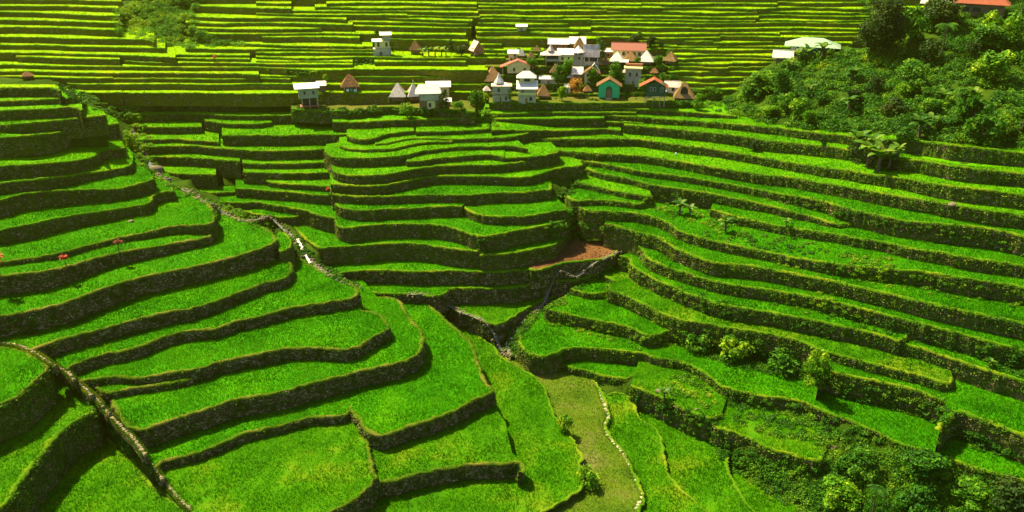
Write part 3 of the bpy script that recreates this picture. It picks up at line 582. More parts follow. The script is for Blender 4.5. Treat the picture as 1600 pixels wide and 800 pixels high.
# ---------------------------------------------------------------- terraces: paddy, wall, grassy rim, rice
ORD = ['lowest', 'second', 'third', 'fourth', 'fifth', 'sixth', 'seventh', 'eighth', 'ninth', 'tenth', 'eleventh', 'twelfth', '13th', '14th', '15th', '16th', '17th', '18th', '19th', '20th', '21st', '22nd', '23rd', '24th', '25th', '26th', '27th', '28th', '29th', '30th', '31st', '32nd', '33rd', '34th', '35th', '36th', '37th', '38th', '39th', '40th', '41st', '42nd', '43rd', '44th', '45th', '46th', '47th', '48th', '49th', '50th', '51st', '52nd', '53rd', '54th', '55th', '56th', '57th', '58th', '59th', '60th', '61st', '62nd', '63rd', '64th', '65th', '66th']
LAB = {}
REG = {'floor': 'low grassy terrace bank beside the pale valley floor paddy', 'left': 'dark stone terrace wall on the left slope', 'spur': 'tall overgrown wall on the near spur left of the stone path',
       'middle': 'mossy stone wall on the middle slope below the village', 'right': 'creeper covered terrace wall on the right slope', 'village': 'earth bank holding a shelf of the village',
       'farleft': 'thin terrace wall on the shaded far left hillside', 'farmid': 'thin sunlit terrace wall on the far hillside left of the village', 'farright': 'thin terrace wall on the far hillside right of the village', 'fartop': 'sunlit terrace wall on the far hillside above the village'}
def subregion(name, p):
    if p['region'] != 'far': return p['region']
    us = [q[0] for q in p['lip']]; vm = p['lip'][0][1]; um = sum(us) / len(us)
    if um < 270: return 'farleft'
    if um < 740: return 'farmid'
    return 'fartop' if vm < 62 else 'farright'
_g = {}
for name, p in P.items():
    m = p['lip'][len(p['lip']) // 2]; _g.setdefault(subregion(name, p), []).append((-sum(q[1] for q in p['lip']) / len(p['lip']), name))
for k, L in _g.items():
    L.sort()
    for i, (_, n) in enumerate(L): LAB[n] = (REG[k] + ', ' + ORD[i] + (' one' if i == 0 else ' up') + (' of them' if i == 0 else ' from the bottom'), k)
RICE, PALE, RMID, RFAR = [], [], [], []
def zone(p, v):  # zones yellow the rice with distance, a painted glow
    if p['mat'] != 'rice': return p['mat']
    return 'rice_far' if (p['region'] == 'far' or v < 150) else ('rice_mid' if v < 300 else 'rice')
def tri_points(V, T_, dens):
    a, b, c = V[T_[:, 0]], V[T_[:, 1]], V[T_[:, 2]]
    ar = 0.5 * np.abs(np.cross((b - a)[:, :2], (c - a)[:, :2])); n = rng.poisson(ar * dens); k = np.repeat(np.arange(len(ar)), n)
    r1 = np.sqrt(rng.uniform(size=len(k)))[:, None]; r2 = rng.uniform(size=len(k))[:, None]
    return (1 - r1) * a[k] + r1 * (1 - r2) * b[k] + r1 * r2 * c[k]
for name, p in P.items():
    W, NR, BK = p['W'], p['NR'], p['BK']; nL = len(W); zf = make_zf(name, float(W[:, 2].mean()))
    far = p['region'] in ('far', 'village'); vmean = sum(q[1] for q in p['lip']) / len(p['lip'])
    # top sheet
    pts = [Vector((a[0], a[1])) for a in W] + [Vector((a[0], a[1])) for a in BK]; nP = len(pts)
    r = delaunay_2d_cdt(pts, [], [list(range(nP))], 1, 1e-4)
    tv = np.array([(q.x, q.y) for q in r[0]]); tf = np.array([f for f in r[2] if len(f) == 3])
    z = zf(tv[:, 0], tv[:, 1]); tV = np.column_stack([tv, z])
    a, b, c = tV[tf[:, 0]], tV[tf[:, 1]], tV[tf[:, 2]]; cr = np.cross(b - a, c - a)[:, 2]; tf[cr < 0] = tf[cr < 0][:, ::-1]
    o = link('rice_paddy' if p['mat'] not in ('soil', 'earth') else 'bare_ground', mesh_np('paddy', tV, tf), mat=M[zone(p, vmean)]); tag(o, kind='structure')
    # wall: irregular courses dropping from the lip
    D = (4.2 if far else 5.5) if 'drop' not in p else p['drop']; D = D * 1.1
    if name[0] == 'Z': D = 11
    if name in ('M2', 'N', 'Q2', 'M', 'Q', 'K2', 'E', 'D', 'C', 'I', 'J', 'K', 'H'): D = 9
    rows_ = 5 if far else 9
    if vmean < -0: rows_ = 3
    ring = [W]; 
    WV = []
    dz = np.linspace(0, 1, rows_ + 1)
    for k, t in enumerate(dz):
        q = W.copy(); q[:, 2] = W[:, 2] + 0.05 - D * t
        off = 0.07 * D * t + (0 if k == 0 else 1) * (vnoise(q, 0.8, 20) * 0.22 + vnoise(q, 2.6, 21) * 0.15 + rng.normal(0, 0.07, nL)) 
        q[:, :2] += NR * np.asarray(off)[:, None]; WV.append(q)
    WV = np.concatenate(WV); I = np.arange(len(WV)).reshape(rows_ + 1, nL)
    WF = np.stack([I[:-1, :-1].ravel(), I[1:, :-1].ravel(), I[1:, 1:].ravel(), I[:-1, 1:].ravel()], 1)
    # end walls running back into the hill
    for e0, e1 in ((BK[-1], W[0]), (W[-1], BK[0])):
        n0 = len(WV); q = np.array([[e0[0], e0[1], e0[2]], [e1[0], e1[1], e1[2]]]); q2 = q.copy(); q2[:, 2] -= D
        WV = np.concatenate([WV, q - [0, 0, .02], q2]); WF = np.concatenate([WF, [[n0, n0 + 2, n0 + 3, n0 + 1]]])
    if not far:                                   # single stones standing proud of the face
        seg0 = np.linalg.norm(np.diff(W[:, :2], axis=0), axis=1).sum(); ns = int(seg0 * 3.0 * 2.2); k = rng.integers(0, nL, ns); d = rng.uniform(0.1, 3.4, ns)
        c = W[k].copy(); c[:, 2] -= d; c[:, :2] += NR[k] * (0.07 * d + 0.10)[:, None]; tgk = np.column_stack([-NR[k, 1], NR[k, 0]]); hs = rng.uniform(.12, .34, ns); hh_ = hs * rng.uniform(.45, .8, ns)
        n0 = len(WV); bv_ = []
        for sx, sz, o_ in ((-1, -1, 0), (1, -1, 0), (1, 1, 0), (-1, 1, 0), (-.7, -.6, 1), (.7, -.6, 1), (.7, .6, 1), (-.7, .6, 1)):
            q = c.copy(); q[:, :2] += tgk * (sx * hs * rng.uniform(.8, 1.1, ns))[:, None] + NR[k] * (o_ * 0.22 * rng.uniform(.6, 1.2, ns))[:, None]; q[:, 2] += sz * hh_ * rng.uniform(.8, 1.1, ns); bv_.append(q)
        bv_ = np.stack(bv_, 1).reshape(-1, 3); b_ = n0 + np.arange(ns)[:, None] * 8
        WF = np.concatenate([WF] + [b_ + np.array([f]) for f in ((4, 5, 6, 7), (0, 1, 5, 4), (1, 2, 6, 5), (2, 3, 7, 6), (3, 0, 4, 7))]); WV = np.concatenate([WV, bv_])
    lab, key = LAB[name]
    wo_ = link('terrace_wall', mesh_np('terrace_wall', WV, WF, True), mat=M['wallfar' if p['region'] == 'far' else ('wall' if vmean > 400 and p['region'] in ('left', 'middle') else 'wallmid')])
    tag(wo_, lab, 'terrace wall', 'terrace walls on the ' + {'floor': 'valley floor', 'left': 'left slope', 'spur': 'near spur', 'middle': 'middle slope', 'right': 'right slope', 'village': 'village shelves'}.get(key, 'far hillside'))
    # rim: a low rounded bund along the lip
    hw = (0.8 if p['region'] == 'left' and vmean > 330 else (0.6 if not far else 0.4)) * (1.7 if p.get('goldrim') else 1.0)
    prof = [(0.20, -0.35), (0.16, 0.06), (-hw * 0.5, 0.24), (-hw, 0.02)]
    RV = []; wv_ = 1 + 0.45 * vnoise(W, 0.6, 35)
    for (dx, dzp) in prof:
        q = W.copy(); q[:, :2] += NR * (dx * wv_ + (vnoise(W, 1.1, 30) * 0.16 + rng.normal(0, .05, nL)))[:, None]; q[:, 2] += dzp + (vnoise(W, 1.2, 31) * 0.13 + rng.normal(0, 0.05, nL)) * (1 if dzp > 0 else 0); RV.append(q)
    RV = np.concatenate(RV); I = np.arange(len(RV)).reshape(4, nL); RF = np.stack([I[1:, :-1].ravel(), I[:-1, :-1].ravel(), I[:-1, 1:].ravel(), I[1:, 1:].ravel()], 1)
    rim = link('bund', mesh_np('bund', RV, RF, True), wo_, M['rimgreen'] if (far or p.get('goldrim') or p['region'] in ('floor', 'right', 'middle') or vmean < 330) else M['rim'])
    # grass along the bund, some of it hanging over the wall
    seg = np.linalg.norm(np.diff(W[:, :2], axis=0), axis=1).sum()
    den = 34 if not far else 9
    n = int(seg * den); k = rng.integers(0, nL, n); t = rng.uniform(-hw * 1.15, 0.32, n)
    tuftmask = vnoise(W, 0.35, 33)[k] > -0.45
    k, t = k[tuftmask], t[tuftmask]; n = len(k)
    q = W[k].copy(); q[:, :2] += NR[k] * t[:, None] + rng.normal(0, .25, (n, 2)) * 0.6; q[:, 2] += 0.08
    ow = np.column_stack([NR[k] * rng.uniform(-0.1, 0.9, n)[:, None], np.zeros(n)])
    q[:, 2] -= np.maximum(0, t) * rng.uniform(0, 4, n); bv = blades(q, 0.42, 0.12, 0.5, ow, 0.75)
    o = link('bund_grass', mesh_np('bund_grass', *bv), wo_, M['rimgrass'])
    # creepers on the face
    dens = {'left': 4, 'middle': 4, 'right': 10.0, 'spur': 12.0, 'floor': 6.0, 'far': 2.0, 'village': 7.0}[p['region']]
    vis = 3.2 if not far else 2.6
    if name[0] == 'Z': vis = 7
    n = int(seg * vis * dens * 1.3); k = rng.integers(0, nL, n); d = rng.uniform(0, vis, n) ** 1.0
    q = W[k].copy(); q[:, 2] -= d; q[:, :2] += NR[k] * (0.08 * d + 0.16 + rng.uniform(-.05, .2, n))[:, None]; q[:, :2] += rng.normal(0, .2, (n, 2))
    keep = (vnoise(q, 0.45, 40) + rng.normal(0, .25, n)) > (0.2 if p['region'] in ('left', 'middle', 'far') else -0.1)
    q = q[keep]; k = k[keep]
    cl = {'right': 1.0, 'spur': 1.1, 'floor': .3, 'left': .10, 'middle': .12, 'far': .04, 'village': .3}[p['region']]
    nc = int(seg * cl); kc = rng.integers(0, nL, nc)
    if nc:                                        # leafy clumps rooted in the wall and along its foot
        c = W[kc].copy(); dd = rng.choice([0.1, .5, 1.5, 2.6], nc) * rng.uniform(.6, 1.2, nc); c[:, 2] -= dd; c[:, :2] += NR[kc] * (0.1 + 0.07 * dd)[:, None]
        kk = np.repeat(np.arange(nc), 34); dr = rng.normal(size=(len(kk), 3)); dr /= np.linalg.norm(dr, axis=1)[:, None]; rr = rng.uniform(.35, 1.0, nc)[kk] * rng.uniform(.5, 1.05, len(kk))
        q = np.concatenate([q, c[kk] + dr * rr[:, None] * [1, 1, .8]]); k = np.concatenate([k, kc[kk]])
    if len(q):
        lv = leaves(q, 0.42 if p['region'] in ('right', 'spur', 'village') else 0.34, np.column_stack([NR[k], np.full(len(k), 0.7)]))
        o = link('creepers', mesh_np('creepers', *lv), wo_, M['creeper'])
    # rice
    if p['mat'] in ('rice', 'mid', 'pale') and vmean > 0:
        dn = 13.0 if vmean > 430 else (9.0 if vmean > 300 else (5.0 if vmean > 190 else 1.8))
        if p['mat'] == 'pale': dn *= 0.9
        q = tri_points(tV, tf, dn)
        uu, vv = proj(q[:, 0], q[:, 1], q[:, 2]); top = Hn(q[:, 0], q[:, 1], TOP)
        ok = (uu > -160) & (uu < 1780) & (vv < 850) & (vv > -5) & (top < q[:, 2] + 0.8)
        if p['mat'] == 'mid': ok &= (vnoise(q, 0.5, 50) + rng.normal(0, .3, len(q))) > -0.7
        q = q[ok]
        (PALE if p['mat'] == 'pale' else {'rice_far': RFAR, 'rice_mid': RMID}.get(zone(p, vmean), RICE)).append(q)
RICE = np.concatenate(RICE); RMID = np.concatenate(RMID); RFAR = np.concatenate(RFAR); PALE = np.concatenate(PALE)
print('rice blades', len(RICE) * 3, len(PALE))
def clump(Q, n, r):
    q = np.repeat(Q, n, 0); q[:, :2] += rng.normal(0, r, (len(q), 2)); return q
hmod = 0.46
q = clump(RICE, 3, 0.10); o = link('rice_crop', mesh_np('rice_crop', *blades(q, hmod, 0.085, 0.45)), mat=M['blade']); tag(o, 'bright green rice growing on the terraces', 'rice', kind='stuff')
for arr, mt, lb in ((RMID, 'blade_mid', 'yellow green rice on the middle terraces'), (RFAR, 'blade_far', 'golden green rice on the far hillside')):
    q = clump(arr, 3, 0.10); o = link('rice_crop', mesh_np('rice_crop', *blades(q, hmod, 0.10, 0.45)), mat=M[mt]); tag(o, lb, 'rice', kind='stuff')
q = clump(PALE, 3, 0.08); o = link('thin_rice', mesh_np('thin_rice', *blades(q, 0.36, 0.07, 0.5)), mat=M['blade_pale']); tag(o, 'thin yellowish rice on the pale valley floor paddy', 'rice', kind='stuff')
# ---------------------------------------------------------------- plants
def crown_mesh(name, n_lump, n_leaf, leaf, seed, tall=1.0, hollow=0.55):
    """unit crown (about 1 wide, `tall` high, base at z=0): leaves spread through uneven lumps with gaps between"""
    global rng
    keep = rng; rng = np.random.default_rng(seed); L = []
    for i in range(n_lump):
        a = rng.uniform(0, 6.28); rr = math.sqrt(rng.uniform()) * 0.36; zz = tall * rng.uniform(0.12, 0.86)
        sh = 1 - abs(zz / tall - 0.45) * 0.9; c = np.array([math.cos(a) * rr * sh, math.sin(a) * rr * sh, zz]); s = rng.uniform(0.10, 0.19) * (0.8 + 0.4 * sh)
        d = rng.normal(size=(n_leaf, 3)); d /= np.linalg.norm(d, axis=1)[:, None]; d[:, 2] = np.where(d[:, 2] < -0.3, -d[:, 2], d[:, 2])
        q = c + d * s * rng.uniform(hollow, 1.12, n_leaf)[:, None]; q[:, 2] = np.maximum(q[:, 2], 0.01)
        L.append(leaves(q, leaf, d + [0, 0, .35]))
    V, F = cat_(L); rng = keep
    return mesh_np(name, V, F)
def tube(pts, rad, seg=6):
    """tapered tube through points"""
    V = []; F = []
    for i, (p, r) in enumerate(zip(pts, rad)):
        d = (Vector(pts[min(i + 1, len(pts) - 1)]) - Vector(pts[max(i - 1, 0)])).normalized(); s = d.orthogonal().normalized(); t = d.cross(s)
        for k in range(seg):
            a = 6.283 * k / seg; V.append(Vector(p) + (s * math.cos(a) + t * math.sin(a)) * r)
    for i in range(len(pts) - 1):
        for k in range(seg): F.append([i * seg + k, i * seg + (k + 1) % seg, (i + 1) * seg + (k + 1) % seg, (i + 1) * seg + k])
    return np.array([tuple(v) for v in V]), np.array(F)
def trunk_mesh(name, seed, h=0.6, r=0.03, limbs=5):
    q = random.Random(seed); L = [tube([(0, 0, -0.1), (q.uniform(-.02, .02), 0, h * .5), (q.uniform(-.04, .04), q.uniform(-.04, .04), h)], [r * 1.4, r, r * .6])]
    for i in range(limbs):
        a = q.uniform(0, 6.28); z0 = h * q.uniform(.3, .9); e = q.uniform(.15, .3)
        L.append(tube([(0, 0, z0), (math.cos(a) * e * .5, math.sin(a) * e * .5, z0 + e * .4), (math.cos(a) * e, math.sin(a) * e, z0 + e * .9)], [r * .6, r * .4, r * .2], 5))
    return mesh_np(name, *cat_(L), True)
CR = {'round': [crown_mesh('crown', 26, 75, 0.085, 50 + i, 0.85) for i in range(3)], 'tall': [crown_mesh('crown', 30, 70, 0.08, 60 + i, 1.9) for i in range(2)],
      'shrub': [crown_mesh('foliage', 16, 60, 0.12, 70 + i, 0.6) for i in range(4)], 'big': [crown_mesh('crown', 90, 150, 0.055, 80, 1.15, 0.3)]}
TR = [trunk_mesh('trunk', i) for i in range(3)]
def with_mat(me, m):
    key = me.name + '|' + m.name
    if key not in _wm:
        c = me.copy(); c.materials.clear(); c.materials.append(m); _wm[key] = c
    return _wm[key]
_wm = {}
def px_k(p):                                     # metres per photo pixel at a point
    return (p - cam.location).length / FPX
def empty(name, loc, label, cat, group=None, rz=0.0, s=1.0):
    o = bpy.data.objects.new(name, None); COL.objects.link(o); o.location = loc; o.rotation_euler = (0, 0, rz); o.scale = (s, s, s); o.empty_display_size = 0.3
    return tag(o, label, cat, group)
def plant(u, v, w, h, label, mat='bush', form='round', name='tree', cat='tree', group=None, trunk=True, z=None, lift_=0.0):
    """a tree or shrub whose foot is seen at (u,v), w and h in photo pixels"""
    p = hit(u, v) if z is None else Vector((*at(u, v, z), z)); k = px_k(p)
    e = empty(name, p, label, cat, group, R.uniform(0, 6.28))
    c = link('crown' if form != 'shrub' else 'foliage', with_mat(R.choice(CR[form]), M[mat]), e)
    tall = {'round': 0.95, 'tall': 1.9, 'shrub': 0.68, 'big': 1.2}[form]; up = lift_ * h * k
    c.scale = (w * k * 1.12, w * k * 1.12, (h * (1 - lift_)) * k * 1.05 / tall); c.location = (0, 0, up)
    if trunk:
        t = link('trunk' if form != 'shrub' else 'stem', with_mat(R.choice(TR), M['bark']), e); t.scale = (w * k * 0.9, w * k * 0.9, h * k)
    return e
def leaf_strip(L, W, a0, curve, segs=7, az=0.0, base=(0, 0, 0), fold=0.25):
    """an arching banana leaf: a folded blade"""
    V = []; F = []; x = z = 0.0; ang = a0
    for i in range(segs + 1):
        t = i / segs; w = W * math.sin(math.pi * min(1, 0.12 + 0.86 * t)) ** 0.6 * (1 if i < segs else 0.1)
        for s, lift2 in ((-1, fold), (0, 0), (1, fold)):
            V.append((x, s * w * 0.5, z + lift2 * w * 0.4))
        ang -= curve / segs; x += math.cos(ang) * L / segs; z += math.sin(ang) * L / segs
    for i in range(segs):
        for s in (0, 1): F.append([i * 3 + s, i * 3 + s + 1, (i + 1) * 3 + s + 1, (i + 1) * 3 + s])
    V = np.array(V); c, s = math.cos(az), math.sin(az); V = np.column_stack([V[:, 0] * c - V[:, 1] * s, V[:, 0] * s + V[:, 1] * c, V[:, 2]]) + np.array(base)
    return V, np.array(F)
def banana_meshes(seed):
    q = random.Random(seed); L = []
    for i in range(9): L.append(leaf_strip(q.uniform(.38, .58), q.uniform(.17, .24), q.uniform(0.95, 1.45), q.uniform(.8, 1.9), az=i * 2.4 + q.uniform(-.3, .3), base=(0, 0, q.uniform(.34, .46))))
    return mesh_np('leaves', *cat_(L)), mesh_np('stem', *tube([(0, 0, -.1), (0.01, 0, .25), (0, .01, .55)], [.055, .045, .03], 7), True)
BAN = [banana_meshes(i) for i in range(3)]
def banana(u, v, h, label, group='banana plants', z=None):
    p = hit(u, v) if z is None else Vector((*at(u, v, z), z)); k = px_k(p)
    e = empty('banana_plant', p, label, 'banana plant', group, R.uniform(0, 6.28)); a, b = R.choice(BAN); s = h * k
    for nme, me, m in (('leaves', a, 'banana'), ('stem', b, 'bark')):
        c = link(nme, with_mat(me, M[m]), e); c.scale = (s, s, s)
    return e
def palm_meshes():
    L = []; q = random.Random(9)
    for i in range(14):
        az = i * 2.4; a0 = q.uniform(.1, 1.2); x = z = 0; ang = a0; Lf = q.uniform(.34, .42); pv = None
        for j in range(9):
            ang -= 0.2; x += math.cos(ang) * Lf / 9; z += math.sin(ang) * Lf / 9; l = 0.14 * math.sin(math.pi * (j + 1.5) / 11)
            for s in (-1, 1):
                b = np.array([x, 0, z]); tip = np.array([x + l * .5, s * l, z - l * .45]); V = np.array([b + [-.008, 0, 0], b + [.012, 0, 0], tip, tip - [.004, 0, 0.004]])
                c, sn = math.cos(az), math.sin(az); V = np.column_stack([V[:, 0] * c - V[:, 1] * sn, V[:, 0] * sn + V[:, 1] * c, V[:, 2] + 1.0]); L.append((V, np.array([[0, 1, 2, 3]])))
    return mesh_np('crown', *cat_(L)), mesh_np('trunk', *tube([(0, 0, -.1), (.02, 0, .4), (0, 0, .8), (0, 0, 1.0)], [.03, .022, .018, .014], 7), True)
PALM = palm_meshes()
def palm(u, v, h, label, mat='bush'):
    p = hit(u, v); k = px_k(p); e = empty('palm_tree', p, label, 'palm tree', None, R.uniform(0, 6.28))
    for nme, me, m in (('crown', PALM[0], mat), ('trunk', PALM[1], 'bark')):
        c = link(nme, with_mat(me, M[m]), e); c.scale = (h * k,) * 3
def ti_plant(u, v, w, h, label):
    p = hit(u, v); k = px_k(p); e = empty('red_leaf_plant', p, label, 'shrub', 'red leaved ti plants'); n = 5; L = []; S = []
    for i in range(n):
        a = R.uniform(0, 6.28); r = R.uniform(0, .35) * w * k; b = np.array([math.cos(a) * r, math.sin(a) * r, h * k * R.uniform(.55, .9)])
        S.append(tube([(b[0] * .3, b[1] * .3, -.2), tuple(b)], [.05, .03], 5))
        for j in range(10): L.append(leaf_strip(0.30 * h * k, 0.09 * h * k, R.uniform(.2, 1.4), R.uniform(.6, 1.6), 4, R.uniform(0, 6.28), b))
    link('red_leaves', mesh_np('red_leaves', *cat_(L)), e, M['redleaf']); link('stem', mesh_np('stem', *cat_(S)), e, M['bark'])

# undergrowth: leafy cover on banks, gullies and the wooded spur, built up from many low clumps
def in_poly(poly, n):
    xs = [q[0] for q in poly]; ys = [q[1] for q in poly]; out = []
    while len(out) < n:
        x, y = R.uniform(min(xs), max(xs)), R.uniform(min(ys), max(ys)); c = False; k = len(poly) - 1
        for i in range(len(poly)):
            if (poly[i][1] > y) != (poly[k][1] > y) and x < (poly[k][0] - poly[i][0]) * (y - poly[i][1]) / (poly[k][1] - poly[i][1]) + poly[i][0]: c = not c
            k = i
        out.append((x, y)) if c else None
    return out
def undergrowth(poly, n, r0, r1, leafn, leaf, label, mat='bush', sq=0.7):
    L = []
    for (u, v) in in_poly(poly, n):
        p = hit(u, v, True); s = R.uniform(r0, r1); m = int(leafn * (s / r1) ** 2) + 8
        d = rng.normal(size=(m, 3)); d /= np.linalg.norm(d, axis=1)[:, None]; d[:, 2] = np.abs(d[:, 2])
        lump = 1 + 0.28 * np.sin(d[:, 0] * 5 + s * 9) * np.cos(d[:, 1] * 6 + s * 5)
        q = np.array(p) + d * (s * lump * rng.uniform(.6, 1.1, m))[:, None] * [1, 1, sq]
        L.append(leaves(q, leaf, d + [0, 0, .3]))
    o = link('undergrowth', mesh_np('undergrowth', *cat_(L)), mat=M[mat]); return tag(o, label, 'undergrowth', kind='stuff')
SPURPX = [(1110,172),(1150,150),(1185,122),(1215,100),(1245,84),(1300,80),(1345,86),(1400,66),(1450,34),(1500,26),(1800,0),(1800,262),(1500,222),(1400,212),(1331,208),(1260,202),(1200,196),(1150,182)]
undergrowth(SPURPX, 1150, 1.0, 2.9, 420, 0.72, 'dense leafy undergrowth covering the wooded spur')
undergrowth(SPURPX, 150, 0.8, 2.2, 260, 0.65, 'paler leafy bushes scattered over the wooded spur', 'bushbright', 0.9)
undergrowth([(1215,98),(1340,84),(1400,64),(1460,40),(1460,60),(1300,110),(1220,110)], 60, 0.8, 2.0, 160, 0.6, 'bushes along the crest of the wooded spur', 'bushbright')
for poly, n, r0, r1, mt, lb in [
    ([(1000,308),(1060,300),(1095,325),(1090,350),(1040,345),(1005,325)], 46, .5, 1.3, 'bushbright', 'weedy bank below the upper right paddies'),
    ([(1085,330),(1150,338),(1175,372),(1165,386),(1100,368)], 42, .5, 1.3, 'bushbright', 'leafy slip between two right hand terraces'),
    ([(1165,365),(1260,375),(1300,398),(1240,398),(1170,388)], 34, .4, 1.0, 'bush', 'weeds on a narrow right slope terrace'),
    ([(1312,398),(1392,402),(1398,436),(1345,440),(1312,420)], 50, .4, 1.1, 'bushbright', 'bright weeds spilling over a right slope wall'),
    ([(1262,458),(1300,458),(1350,500),(1330,505),(1270,480)], 36, .4, .9, 'bushbright', 'bright weeds tumbling down a right slope bank'),
    ([(1058,512),(1110,510),(1180,530),(1285,560),(1285,598),(1200,585),(1130,568),(1070,545)], 90, .6, 1.7, 'bush', 'leafy bushes along the foot of a right slope wall'),
    ([(1035,590),(1080,584),(1115,610),(1118,640),(1085,632),(1040,612)], 40, .4, 1.2, 'bushbright', 'leafy slip beside the small right hand paddy'),
    ([(1525,540),(1600,540),(1600,590),(1550,575)], 40, .4, 1.2, 'bush', 'weeds on the wall at the right edge'),
    ([(850,352),(900,342),(940,350),(950,368),(925,374),(880,380),(852,372)], 60, .5, 1.3, 'bush', 'dark bushes above the bare soil patch'),
    ([(180,10),(240,0),(300,25),(320,55),(400,70),(300,76),(240,66),(185,56)], 330, .7, 2.0, 'bushbright', 'scrub on the far left hillside'),
    ([(250,-10),(330,-10),(300,30),(260,20)], 110, .7, 1.8, 'bushbright', 'scrub at the top of the far left hillside'),
    ([(1085,140),(1190,140),(1190,182),(1120,176),(1085,165)], 70, .6, 1.6, 'bushbright', 'bright bushes at the foot of the spur'),
    ([(1340,0),(1640,-5),(1640,30),(1480,26),(1400,50),(1350,40)], 120, 1.0, 2.6, 'bush', 'bushes on the slope at the top right'),
    ([(1290,712),(1340,700),(1385,690),(1500,730),(1600,768),(1640,805),(1640,830),(1330,830),(1290,770)], 230, .7, 2.0, 'bush', 'dense bushes filling the lower right gully'),
    ([(1300,712),(1400,705),(1560,765),(1600,800),(1400,800),(1330,760)], 170, .5, 1.6, 'bushbright', 'brighter bushes in the lower right gully'),
    ([(1165,740),(1220,745),(1340,800),(1340,830),(1290,820),(1200,775)], 110, .5, 1.3, 'bush', 'low hedge of bushes beside the bottom paddies'),
    ([(190,205),(205,205),(232,260),(275,290),(340,315),(430,352),(420,362),(330,325),(262,292),(225,262)], 120, .5, 1.2, 'bushbright', 'weeds along the upper stream gully'),
    ([(455,365),(470,372),(505,412),(560,440),(560,455),(505,428),(462,395)], 60, .4, .9, 'bush', 'weeds along the stream gully'),
    ([(780,530),(800,520),(830,490),(880,462),(960,405),(970,412),(880,470),(822,515),(805,560),(788,555)], 80, .4, 1.0, 'bush', 'weeds on the gully edge by the valley floor'),
    ([(870,300),(890,290),(905,262),(915,262),(890,315),(905,345),(890,345)], 44, .4, 1.0, 'bush', 'weeds in the gully right of the middle slope'),
    ([(1285,650),(1300,650),(1390,690),(1380,700),(1300,716),(1282,722)], 60, .4, 1.2, 'bush', 'weeds on the steep bank under the big right hand paddy'),
    ([(1150,700),(1200,712),(1290,735),(1290,790),(1200,752),(1150,722)], 120, .4, 1.2, 'bush', 'dark weeds at the foot of the lower right walls'),
    ([(80,575),(118,590),(155,632),(195,672),(225,710),(180,695),(150,650),(120,610)], 70, .3, .9, 'bush', 'weeds along the left side of the stone path'),
    ([(196,172),(215,172),(235,215),(240,262),(222,262),(208,215)], 90, .5, 1.2, 'bushbright', 'scrub at the head of the stream gully'),
    ([(92,128),(108,134),(140,150),(190,172),(196,190),(165,180),(130,165),(95,146)], 70, .5, 1.1, 'bush', 'scrub where the left slope meets the far hillside'),
    ([(1262,560),(1290,566),(1290,606),(1258,604)], 60, .5, 1.3, 'bushbright', 'bright bush mass at the left end of the long right paddy'),
    ([(1290,592),(1400,612),(1490,640),(1470,668),(1400,640),(1300,612)], 90, .4, 1.1, 'bush', 'leafy growth along the foot of the long right wall'),
    ([(1500,665),(1600,705),(1600,722),(1480,690)], 60, .4, 1.1, 'bush', 'weeds at the foot of the lower right wall'),
    ([(1140,610),(1240,632),(1300,655),(1290,700),(1200,680),(1140,660)], 110, .5, 1.2, 'bush', 'overgrown wall face between two lower right paddies'),
    ([(1112,688),(1140,694),(1172,735),(1165,750),(1135,735)], 50, .4, .9, 'bush', 'weeds in the corner under a lower right paddy'),
    ([(1325,225),(1350,205),(1375,215),(1400,245),(1408,266),(1370,270),(1335,255)], 60, .5, 1.2, 'darkleaf', 'dark leafy growth around the banana clump'),
    ([(1200,300),(1600,385),(1600,400),(1200,315)], 70, .3, .8, 'bush', 'weeds scattered along an upper right wall'),
    ([(1210,400),(1600,455),(1600,485),(1210,418)], 80, .3, .8, 'bushbright', 'weeds scattered along a middle right wall'),
    ([(1200,455),(1600,555),(1600,580),(1200,475)], 80, .3, .8, 'bush', 'weeds scattered along a lower right wall'),
    ([(980,420),(1180,485),(1300,512),(1300,530),(1100,490),(985,440)], 70, .3, .8, 'bush', 'weeds along the wall above the small right paddies'),
    ([(850,488),(1010,525),(1060,520),(1060,540),(1000,548),(850,505)], 70, .3, .8, 'bushbright', 'leafy wall face above the rounded paddy'),
    ([(990,610),(1120,658),(1120,690),(1060,668),(990,632)], 60, .3, .8, 'bush', 'ferns and weeds on the wall above the lowest right paddies'),
    ([(5,500),(50,495),(60,520),(0,532)], 16, .3, .8, 'bush', 'weeds on the wall at the left edge'),
    ([(745,375),(760,372),(762,400),(750,402)], 14, .3, .8, 'bush', 'weeds at a wall corner on the middle slope'),
    ([(820,500),(880,465),(890,475),(845,486),(825,512),(812,545),(803,540)], 70, .4, .9, 'bushbright', 'leafy edge of the gully beside the right paddies'),
    ([(748,172),(775,172),(775,200),(760,206),(745,196)], 24, .4, 1.1, 'bushbright', 'scrub in the gully left of the village foot'),
    ([(1280,545),(1288,545),(1286,602),(1268,600)], 16, .4, .9, 'bushbright', 'bright scrub on the left end of the long right paddy'),
    ([(1040,158),(1092,158),(1092,170),(1040,168)], 34, .5, 1.1, 'bush', 'hedge below the open thatched hut'),
    ([(400,105),(420,110),(480,112),(520,110),(470,118)], 16, .4, .9, 'bushbright', 'weeds on a wall left of the village'),
    ([(552,92),(585,92),(580,104),(555,104)], 14, .5, 1.0, 'bush', 'shrubs on the terrace below the small hamlet'),
    ([(765,78),(800,74),(1060,95),(1050,155),(900,158),(770,158),(800,110)], 150, .4, 1.2, 'bush', 'greenery between the village houses'),
    ([(450,160),(520,168),(640,172),(745,172),(745,178),(640,180),(450,174)], 60, .5, 1.1, 'bush', 'greenery below the lower houses')]:
    undergrowth(poly, int(n * 1.2), r0, r1, 260 if r1 > 1.5 else 200, 0.46, lb, mt)

